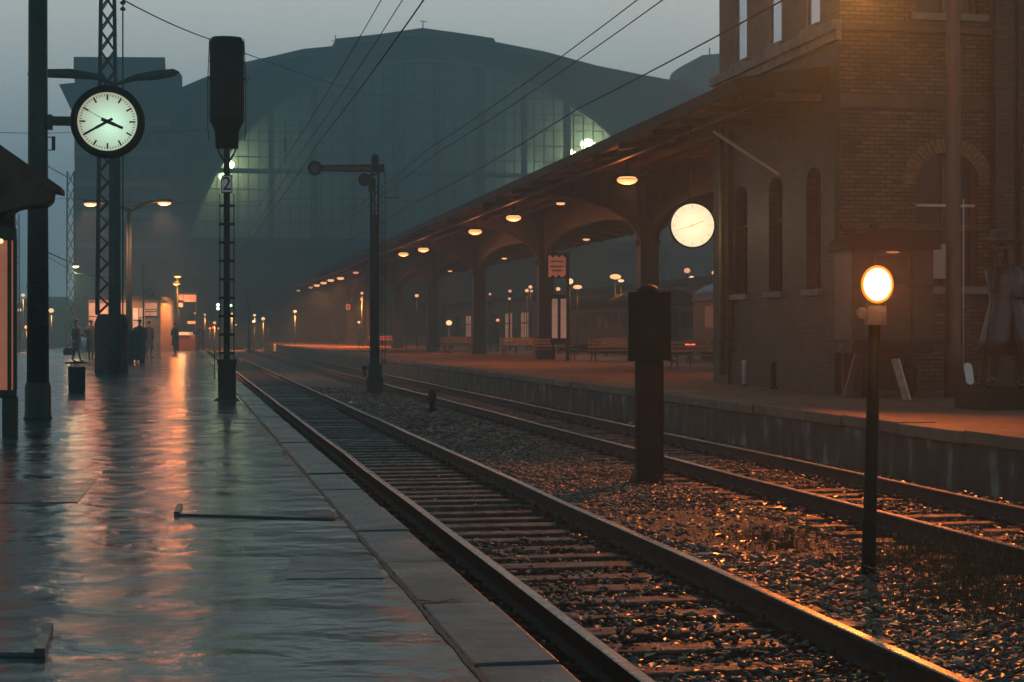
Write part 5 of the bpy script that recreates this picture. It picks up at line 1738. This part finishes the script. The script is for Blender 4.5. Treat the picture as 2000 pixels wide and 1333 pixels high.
# coat: long, open over the legs
mb = MB(); n = 40; rings = []
for z, rx, ry in ((.40, .34, .24), (.6, .31, .22), (.85, .25, .19), (1.05, .20, .155), (1.25, .225, .165), (1.42, .215, .15), (1.5, .10, .09)):
    b = len(mb.v); rings.append(b)
    for i in range(n + 1):
        a = -math.pi / 2 + .28 * max(0, 1.0 - z) * 2 + (2 * math.pi - .56 * max(0, 1 - z) * 2) * i / n
        f = 1 + .07 * math.sin(a * 7 + z * 2) * max(0, 1.2 - z)
        mb.v.append(s_(math.cos(a) * rx * f, math.sin(a) * ry * f, z))
mb.sm = True
for b0_, b1_ in zip(rings, rings[1:]):
    for i in range(n): mb.face((b0_ + i, b0_ + i + 1, b1_ + i + 1, b1_ + i))
o = mb.build('coat', M_BRONZEB, t); md = o.modifiers.new('s', 'SOLIDIFY'); md.thickness = .03
mb = MB(); mb.lathe([(.25, 1.765), (.26, 1.775), (.14, 1.795), (.125, 1.82), (.115, 1.90), (.06, 1.93)], 28, -.08, -.02, 0, ex=1.05)
mb.v = [s_(*v) for v in mb.v]; mb.build('hat', M_BRONZE, t)
mb = MB(); mb.ell((-.155, -.10, 1.66), .02, .035, .03, 10, 6); mb.ell((-.12, -.09, 1.60), .05, .04, .06, 10, 6); mb.v = [s_(*v) for v in mb.v]; mb.build('beard_and_nose', M_BRONZE, t)
mb = MB(); mb.tube([s_(-.37, -.1, .02), s_(-.24, -.245, 1.5)], .013, 8); mb.build('staff', M_BRONZE, t)
mb = MB(); mb.ell(s_(-.235, -.25, 1.53), .045, .045, .05, 12, 8); mb.build('staff_knob', M_BRONZE, t)
mb = MB(); mb.lathe([(.14, 0), (.16, .03), (.14, .06)], 16, 0, 0, 0); mb.v = [s_(v[0] * .9 - .01, v[1] * .7, v[2] + 1.05) for v in mb.v]; mb.build('belt', M_BRONZE, t)

# ------------------------------------------------------------------ benches
def bench(loc, rz, label, first=[None], back=True):
    if first[0] is None:
        t = thing('platform_bench', label, 'bench', loc, rz, 'slatted benches on the far platform')
        for i in range(4): pass
        mb = MB()
        for i in range(5): mb.cbox(0, -.2 + i * .1, .45, 1.9, .075, .03)
        mb.build('seat', M_BENCH, t)
        mb = MB()
        for i in range(3): mb.beam((-.95, .27 + i * .035, .6 + i * .13), (.95, .27 + i * .035, .6 + i * .13), .03, .09, up=(0, .3, 1))
        mb.build('backrest', M_BENCH, t)
        for sx in (-.8, .8):
            mb = MB(); mb.tube([(sx, -.28, 0), (sx, -.22, .25), (sx, -.25, .42)], .022, 8); mb.tube([(sx, .34, 0), (sx, .2, .22), (sx, .24, .45), (sx, .36, .95)], .022, 8)
            mb.tube([(sx, -.2, .2), (sx, 0, .3), (sx, .2, .2)], .018, 8); mb.tube([(sx, -.25, .42), (sx, .25, .43)], .02, 8); mb.build('leg', M_IRON, t)
        first[0] = t
        return t
    t = copy_tree(first[0]); t.location = loc; t.rotation_euler = (0, 0, rz); t['label'] = label
    return t


for i, (px, py, rz, lb) in enumerate(((1362, 722, .15, 'nearest slatted bench beside the corner of the brick building'), (1385, 708, .1, 'bench just behind the nearest one at the brick corner'), (1195, 706, .1, 'bench between the black board post and the second column'), (1215, 697, .0, 'farther bench behind the one before the dark coach'), (1085, 703, .1, 'bench right beside the column with the wavy sign'), (1015, 696, .1, 'bench between the second and third column'), (1035, 690, 0, 'farther low bench between second and third column'), (893, 688, .1, 'bench between the third and fourth column'), (905, 684, 0, 'farther bench right of the fourth column'), (815, 683, .1, 'bench between the fourth and fifth column'), (745, 678, .1, 'far bench right of the semaphore post'))):
    q = G(px, py, P2Z); bench((q.x, q.y, P2Z), rz, lb)

# sign on column B, wavy pennant, and timetable frame
p = WX(1088, 520, 14.9); k = DD(p.x, p.y) / F
t = thing('pennant_sign', 'pinkish sign with wavy edges hanging beside the second column', 'sign', p, -PSI)
mb = MB(); ps = []
n = 16
for i in range(n + 1): u = -17 + 34 * i / n; ps.append((u * k, (19 + 2.5 * math.sin(i * 1.1)) * k))
for i in range(n + 1): u = 17 - 34 * i / n; ps.append((u * k, (-20 + 2.5 * math.sin(i * 1.1 + 1)) * k))
M_PINK = mat('glowing_pink_paint', (.75, .34, .24), .5, 0, .2, 5, emit=(1, .36, .22), estr=.10)  # pink paint given a faint glow of its own
mb.prism(ps, 'y', -.01, .01); mb.build('sign_face', M_PINK, t)
mb = MB()
for zz_, l in ((9, 12), (-1, 13), (-9, 10)):
    for j in range(6):
        u = -l + j * l * 2 / 6; mb.box(u * k, (u + l * .26) * k, -.016, -.012, (zz_ - 1.6) * k, (zz_ + 1.6) * k)
mb.build('lettering', M_CANIRON, t)
mb = MB(); mb.box(-18 * k, 20 * k, .012, .06, -24 * k, 26 * k); mb.box(18 * k, 24 * k, .0, .12, -185 * k, 26 * k); mb.build('sign_post', M_IRON, t)
q = WX(1092, 622, 15.5); k = DD(q.x, q.y) / F
t = thing('timetable_frame', 'double timetable frame with two tall pale posters by the second column', 'notice board', (q.x, q.y, P2Z), -PSI)
Z = lambda py: (HORY - py) * k + CZ - P2Z
mb = MB(); mb.box(-16 * k, 20 * k, .02, .08, Z(672), Z(576)); mb.build('frame', M_IRON, t)
M_LITP = mat('self_lit_poster', (.62, .5, .45), .6, 0, .15, 3, emit=(1, .5, .36), estr=.16)  # lamplight on the paper put in as a faint glow
for a, b_ in ((-14, -3), (3, 15)):
    mb = MB(); mb.box(a * k, b_ * k, -.002, .017, Z(661), Z(584)); mb.build('poster', M_LITP, t)
mb = MB(); mb.box(-14 * k, -10 * k, .02, .08, 0, Z(672)); mb.build('leg', M_IRON, t)
mb = MB(); mb.box(13 * k, 17 * k, .02, .08, 0, Z(672)); mb.build('leg', M_IRON, t)
# platform number 8
p = WX(680, 600, 14.5); k = DD(p.x, p.y) / F
t = thing('platform_number', 'orange platform number eight plate hanging far under the canopy', 'sign', p, -PSI)
mb = MB(); mb.box(-4.2 * k, 4.2 * k, -.02, .02, -5.5 * k, 5.5 * k); mb.build('plate', mat('lit_number_plate', (.7, .3, .15), .5, emit=(1, .26, .12), estr=.45), t)
text_mesh('8', 11 * k, 'numeral', M_BLACK, t, (0, -.03, 0))
mb = MB(); mb.cyl((0, 0, 5.5 * k), (0, 0, 6.6 - p.z), .02, n=6); mb.build('rod', M_IRON, t)

# ------------------------------------------------------------------ coaches behind platform 2
def coach(loc, rz, L, label, side_m, roof_m, grp=None, lit=False):
    t = thing('railway_coach', label, 'railway coach', loc, rz, grp)
    wv = 1.45
    def sec(zb, zr, ww):
        ps = [(-ww, zb), (ww, zb), (ww, zr)]
        for i in range(1, 12):
            a = math.pi * i / 12; ps.append((math.cos(a) * ww, zr + math.sin(a) * .75))
        ps.append((-ww, zr)); return ps
    mb = MB(); mb.prism([(-wv, 1.0), (wv, 1.0), (wv, 3.1), (-wv, 3.1)], 'y', 0, L); mb.build('body', side_m, t, bevel=.04)
    ps = [(-wv - .05, 3.1)] + [(-math.cos(math.pi * i / 14) * (wv + .05), 3.1 + math.sin(math.pi * i / 14) * .85) for i in range(15)] + [(wv + .05, 3.1)]
    ps = ps[1:-1]
    mb = MB(); mb.prism(ps, 'y', -.05, L + .05); mb.build('roof', roof_m, t)
    mb = MB(); mb.box(-1.2, 1.2, .4, L - .4, .55, .998); mb.build('underframe', M_BLACK, t)
    for yy in (2.2, 4.4, L - 4.4, L - 2.2):
        for sx in (-1, 1):
            mb = MB(); mb.cyl((sx * .68, yy, .42), (sx * .8, yy, .42), .45, n=20); mb.build('wheel', M_BLACK, t)
    n = int((L - 3) / 1.9)
    for i in range(n):
        y0 = 1.8 + i * 1.9
        mb = MB(); mb.box(-wv - .02, -wv - .004, y0, y0 + 1.25, 1.95, 2.85); mb.build('window', M_LITC if lit else M_DGLASS, t)
    for a, b_ in ((-1.15, -.5), (.5, 1.15)):
        mb = MB(); mb.box(a, b_, -.02, -.004, 1.95, 2.8); mb.build('window', M_DGLASS, t)
    mb = MB(); mb.box(-.4, .4, -.025, -.005, 1.1, 3.0); mb.build('door', M_BLACK, t)
    for sx in (-.85, .85):
        mb = MB(); mb.cyl((sx, -.5, 1.05), (sx, 0, 1.05), .06, n=10); mb.cyl((sx, -.53, 1.05), (sx, -.5, 1.05), .2, n=18); mb.build('buffer', M_BLACK, t)
    return t


M_LITC = lit_mat('lamplit_coach_window', (1.0, .34, .16), .07)
q = WX(1190, HORY, 24.5)
coach((24.6, Yd(24.6, 92), -.4 + .35), 0, 26, 'dark coach end with rounded roof beyond the arches', M_DCOACH, M_TARP)
q = Yd(22.6, 66)
coach((23.6, Yd(23.6, 56), -.4 + .35), 0, 24, 'coach with pale blue roof and glowing windows left of the brick corner', M_COACH, M_BLUEROOF, lit=True)
p = W(1343, 673, 66)
t = thing('tail_lamp', 'red tail lamp glowing above the bench by the brick corner', 'lamp', p, -PSI)
mb = MB(); mb.ell((0, 0, 0), .09, .05, .08, 12, 8); mb.ell((.2, 0, 0), .08, .05, .07, 12, 8); mb.build('lens', M_REDG, t)
mb = MB(); mb.box(-.15, .35, .05, .15, -.12, .12); mb.cyl((.1, .1, -1.0), (.1, .1, -.12), .03, n=6); mb.build('housing', M_BLACK, t)

# low far wall behind platform 2: arcade building with lit windows
DW = 150
t = thing('far_station_wing', 'long hazy station wing with tall lit windows beyond the arches', 'building', (30.5, 60, -.4), 0)
mb = MB(); mb.box(0, 8, 30, 150, 0, 5.0); mb.build('wall', mat('plaster_wing', (.16, .11, .085), .8, 0, .3, .6), t)
mb = MB(); mb.box(-.4, 8.4, 29.6, 150.4, 5.003, 5.4); mb.build('roof', M_TARP, t)
M_LITF = lit_mat('lamplit_arcade_window', (1.0, .42, .24), .28)
for i in range(14):
    y0 = 33 + i * 8.2
    mb = MB(); mb.box(-.06, -.004, y0, y0 + 3.2, 1.2, 3.9); g_ = mb.build('window', M_LITF if i % 3 != 1 else M_DGLASS, t)
    mb = MB(); mb.box(-.1, -.065, y0 + 1.5, y0 + 1.65, 1.2, 3.9); mb.box(-.1, -.065, y0, y0 + 3.2, 2.9, 3.02); mb.build('window_bar', M_IRON, g_)

# ------------------------------------------------------------------ TRAIN SHED
YH = 205.0
hall = thing('train_shed', 'huge hazy station hall with glazed arched gable behind everything', 'building', (0, YH, 0))
def H(px, py): p = WY(px, py, YH); return (p.x, p.z)
outline = [(330, 190), (400, 160), (480, 130), (540, 117), (590, 105), (652, 99), (654, 85), (740, 76), (822, 64), (900, 75), (960, 84), (963, 91), (1060, 110), (1160, 137), (1250, 155), (1320, 168), (1380, 190), (1450, 225), (1520, 270), (1580, 330)]
OL = [H(*p) for p in outline]
archp = [(372, 464), (392, 400), (418, 345), (452, 290), (500, 240), (560, 195), (640, 155), (730, 128), (825, 118), (930, 128), (1020, 155), (1100, 195), (1160, 235), (1215, 285), (1260, 345), (1290, 400), (1310, 468)]
AR = [H(*p) for p in archp]
import bisect
def interp(P, x):
    if x <= P[0][0]: return P[0][1]
    if x >= P[-1][0]: return P[-1][1]
    i = bisect.bisect([p[0] for p in P], x)
    a, b = P[i - 1], P[i]
    return a[1] + (b[1] - a[1]) * (x - a[0]) / (b[0] - a[0])
zg = AR[0][1]                        # bottom of glazing
xs = sorted(set([p[0] for p in OL] + [p[0] for p in AR]))
xs2 = []
for a, b in zip(xs, xs[1:]): xs2 += [a, (a + b) / 2]
xs2.append(xs[-1])
mb = MB()
def q4(a, b, c, d): n = len(mb.v); mb.v.extend([a, b, c, d]); mb.face((n, n + 1, n + 2, n + 3))
for a, b in zip(xs2, xs2[1:]):
    ta, tb = interp(OL, a), interp(OL, b)
    inside = AR[0][0] <= (a + b) / 2 <= AR[-1][0]
    la, lb_ = (interp(AR, a), interp(AR, b)) if inside else (-.4, -.4)
    q4((a, 0, la), (b, 0, lb_), (b, 0, tb), (a, 0, ta))
    if inside:
        q4((a, 0, la), (b, 0, lb_), (b, 1.2, lb_), (a, 1.2, la))
gable = mb.build('gable_wall', M_FARCONC, hall)
mb = MB()
for a, b in zip(OL, OL[1:]):
    q4((a[0], -1.5, a[1] + .3), (b[0], -1.5, b[1] + .3), (b[0], 95, b[1] + .3), (a[0], 95, a[1] + .3))
    q4((a[0], -1.5, a[1] - .5), (b[0], -1.5, b[1] - .5), (b[0], -1.5, b[1] + .3), (a[0], -1.5, a[1] + .3))
    q4((a[0], -1.5, a[1] - .5), (b[0], -1.5, b[1] - .5), (b[0], 0, b[1] - .5), (a[0], 0, a[1] - .5))
mb.build('roof', M_FARCONC, hall)
mb = MB(); mb.box(OL[0][0], OL[0][0] + .8, 0, 95, -.4, OL[0][1]); mb.box(OL[-1][0] - .8, OL[-1][0], 0, 95, -.4, OL[-1][1]); mb.build('side_wall', M_FARCONC, hall)
mb = MB()
for a, b in zip(OL, OL[1:]): q4((a[0], 94, -.4), (b[0], 94, -.4), (b[0], 94, b[1] + .2), (a[0], 94, a[1] + .2))
mb.build('back_wall', M_FARCONC, hall)
# glass
gm = bpy.data.materials.new('sooty_skytint_glass'); gm.use_nodes = True
n_ = gm.node_tree.nodes; L_ = gm.node_tree.links
for x in list(n_): n_.remove(x)
out = n_.new('ShaderNodeOutputMaterial'); tr = n_.new('ShaderNodeBsdfTransparent'); tl = n_.new('ShaderNodeBsdfTranslucent'); pb_ = n_.new('ShaderNodeBsdfPrincipled')
tl.inputs[0].default_value = (.45, .5, .42, 1); tr.inputs[0].default_value = (.55, .6, .52, 1)
pb_.inputs['Base Color'].default_value = (.14, .25, .31, 1); pb_.inputs['Roughness'].default_value = .4; pb_.inputs['Specular IOR Level'].default_value = .15  # dusty blue base, lifted to stand for sky behind the panes
m1 = n_.new('ShaderNodeMixShader'); m2 = n_.new('ShaderNodeMixShader'); m1.inputs[0].default_value = .2; m2.inputs[0].default_value = .45
L_.new(tr.outputs[0], m1.inputs[1]); L_.new(tl.outputs[0], m1.inputs[2]); L_.new(m1.outputs[0], m2.inputs[1]); L_.new(pb_.outputs[0], m2.inputs[2]); L_.new(m2.outputs[0], out.inputs[0])
mb = MB()
for a, b in zip(xs2, xs2[1:]):
    if AR[0][0] <= (a + b) / 2 <= AR[-1][0]:
        q4((a, .8, zg), (b, .8, zg), (b, .8, interp(AR, b)), (a, .8, interp(AR, a)))
mb.build('gable_glazing', gm, hall)
M_BAR = mat('dark_hall_steel', (.03, .036, .042), .6, 0, .2, .5)
for px in (530, 615, 692, 775, 855, 940, 1025, 1110, 1195):
    x = H(px, 400)[0]; mb = MB(); mb.box(x - .33, x + .33, .1, .72, zg, interp(AR, x)); mb.build('mullion', M_BAR, hall)
for py in (338,):
    z = H(800, py)[1]; mb = MB()
    x0 = [p for p in np.linspace(AR[0][0], 30, 200) if interp(AR, p) > z][0]; x1 = [p for p in np.linspace(AR[-1][0], 30, 200) if interp(AR, p) > z][0]
    mb.box(x0, x1, .15, .7, z - .22, z + .22); mb.build('transom', M_BAR, hall)
mb = MB()
x = AR[0][0] + .6
while x < AR[-1][0]:
    mb.box(x - .045, x + .045, .5, .74, zg, interp(AR, x)); x += 1.18
for i in range(1, 14):
    z = zg + i * 1.85
    px_ = [p for p in np.linspace(AR[0][0], AR[-1][0], 400) if interp(AR, p) > z]
    if px_: mb.box(px_[0], px_[-1], .51, .73, z - .05, z + .05)
tag(mb.build('glazing_bars', M_BAR, hall), kind='stuff')
# rim of the arch, pale
mb = MB()
for a, b in zip(AR, AR[1:]): mb.beam((a[0], -.15, a[1]), (b[0], -.15, b[1]), .3, .35, up=(0, 1, 0))
mb.build('arch_rim', mat('dull_arch_rim', (.07, .08, .085), .7), hall)
mb = MB(); mb.box(AR[0][0] - .5, AR[-1][0] + .5, -.3, 1.3, zg - 1.1, zg - .0); mb.build('lower_girder', M_FARCONC, hall)
# dark apron under the glazing and inner roof trusses hinted
mb = MB(); mb.box(AR[0][0] - .5, AR[-1][0] + .5, 3, 3.5, zg - 7.5, zg + .2); mb.build('apron_wall', M_FARCONC, hall)
for x, z in (H(826, 60),):
    mb = MB(); mb.cyl((x, 0, z), (x, 0, z + 1.1), .06, n=6); mb.beam((x - .4, 0, z + 1.1), (x + .5, 0, z + 1.0), .08); mb.build('roof_finial', M_IRON, hall)
x, z = H(655, 84); mb = MB(); mb.cyl((x, 0, z), (x, 0, z + .9), .06, n=6); mb.beam((x - .5, 0, z + .2), (x, 0, z + .25), .06); mb.build('roof_finial', M_IRON, hall)
# lamps inside the hall
for i, (px, py, r, pw, lb) in enumerate(((447, 322, .5, 1500, 'greenish lamp behind the hall glazing left edge'), (436, 345, .4, 1300, 'lower greenish lamp behind the hall glazing left edge'), (1148, 283, .7, 1900, 'bright tube lamp behind the hall glazing at right'), (1113, 302, .6, 1100, 'second tube lamp behind the hall glazing at right'), (1030, 350, .4, 700, 'smaller lamp behind the hall glazing near the canopy'), (500, 420, .01, 500, None))):
    p = WY(px, py, YH + 4.2)
    if lb:
        t = thing('hall_lamp', lb, 'lamp', p, 0, 'lamps burning inside the station hall')
        mb = MB(); mb.ell((0, 0, 0), r * 1.3, .3, r, 12, 8); mb.build('lamp_globe', M_TUBE, t)
        mb = MB(); mb.cyl((0, 0, r), (0, 0, 5), .05, n=6); mb.build('rod', M_IRON, t)
        lamp((0, -1.2, 0), pw, (.86, 1, .55), .5, t)

# tower block left of the hall
YT = 188.0
q = WY(240, HORY, YT)
tw = thing('tower_building', 'square hazy tower building with overhanging top behind the clock', 'building', (q.x, YT, 0))
def T(px, py): p = WY(px, py, YT); return (p.x - q.x, p.z)
mb = MB(); mb.prism([T(147, 660), T(356, 660), T(356, 150), T(350, 141), T(115, 165), T(145, 228)], 'y', 0, 14); mb.build('tower_body', M_FARCONC, tw)
mb = MB(); mb.prism([T(146, 168), T(322, 150), T(322, 108), T(142, 107), T(142, 140)], 'y', 1.5, 12); mb.build('top_block', M_FARCONC, tw)
mb = MB()
for py in (240, 300, 360, 420, 480):
    z = T(240, py)[1]; mb.box(T(147, 0)[0] - .1, T(330, 0)[0] + .12, -.12, -.01, z - .25, z + .25)
mb.build('floor_band', mat('pale_far_band', (.075, .08, .085), .8), tw)
for j, py in enumerate((270, 330, 390, 450, 520)):
    for i in range(5):
        x = T(165 + i * 36, 0)[0]; z = T(0, py)[1]
        mb = MB(); mb.box(x, x + 1.0, -.08, -.01, z - .7, z + .7); mb.build('window', M_DGLASS, tw)
# left low wing between tower and hall
# dome roof far right
YD = 240
q = WY(1385, HORY, YD)
dm = thing('domed_building', 'faint stepped roof of a distant building beside the brick wall', 'building', (q.x, YD, 0))
mb = MB()
def T2(px, py): p = WY(px, py, YD); return (p.x - q.x, p.z)
mb.prism([T2(1315, 660), T2(1460, 660), T2(1460, 110), T2(1418, 104), T2(1372, 108), T2(1356, 120), T2(1350, 138), T2(1330, 150), T2(1315, 160)], 'y', 0, 12); mb.build('stepped_roof', M_FARCONC, dm)
mb = MB(); a_ = T2(1398, 104); mb.cyl((a_[0], 3, a_[1]), (a_[0], 3, a_[1] + 1.2), .1, n=6); mb.build('roof_mast', M_IRON, dm)

# low buildings along the left horizon
rn = random.Random(4)
for i, (px0, px1, top, Y) in enumerate(((-60, 40, 612, 250), (35, 150, 596, 270), (300, 420, 560, 200))):
    a, b = WY(px0, top, Y), WY(px1, top, Y)
    t = thing('distant_building', ('low hazy building at the left picture edge', 'low hazy building between the clock post and the mast', 'dark low building between tower and hall mouth')[i], 'building', (a.x, Y, -.4), 0, 'low buildings fading in the haze')
    wd = b.x - a.x; h = a.z + .4
    mb = MB(); mb.box(0, wd, 0, 10, 0, h); mb.build('wall', M_FARCONC, t)
    mb = MB(); mb.prism([(-.3, h), (wd + .3, h), (wd * .8, h + 1.2), (wd * .2, h + 1.2)], 'y', -.2, 10); mb.build('roof', M_TARP, t)

# ------------------------------------------------------------------ haze
mb = MB(); mb.box(-392, 392, -70, 540, -1.42, 47)
hm = bpy.data.materials.new('evening_haze'); hm.use_nodes = True
n_ = hm.node_tree.nodes; L_ = hm.node_tree.links
for x in list(n_): n_.remove(x)
out = n_.new('ShaderNodeOutputMaterial'); pv = n_.new('ShaderNodeVolumePrincipled')
pv.inputs['Color'].default_value = (.50, .87, 1.0, 1)
pv.inputs['Density'].default_value = .0029
pv.inputs['Anisotropy'].default_value = .55
L_.new(pv.outputs[0], out.inputs['Volume'])
hz = mb.build('haze', hm)
tag(hz, kind='stuff')
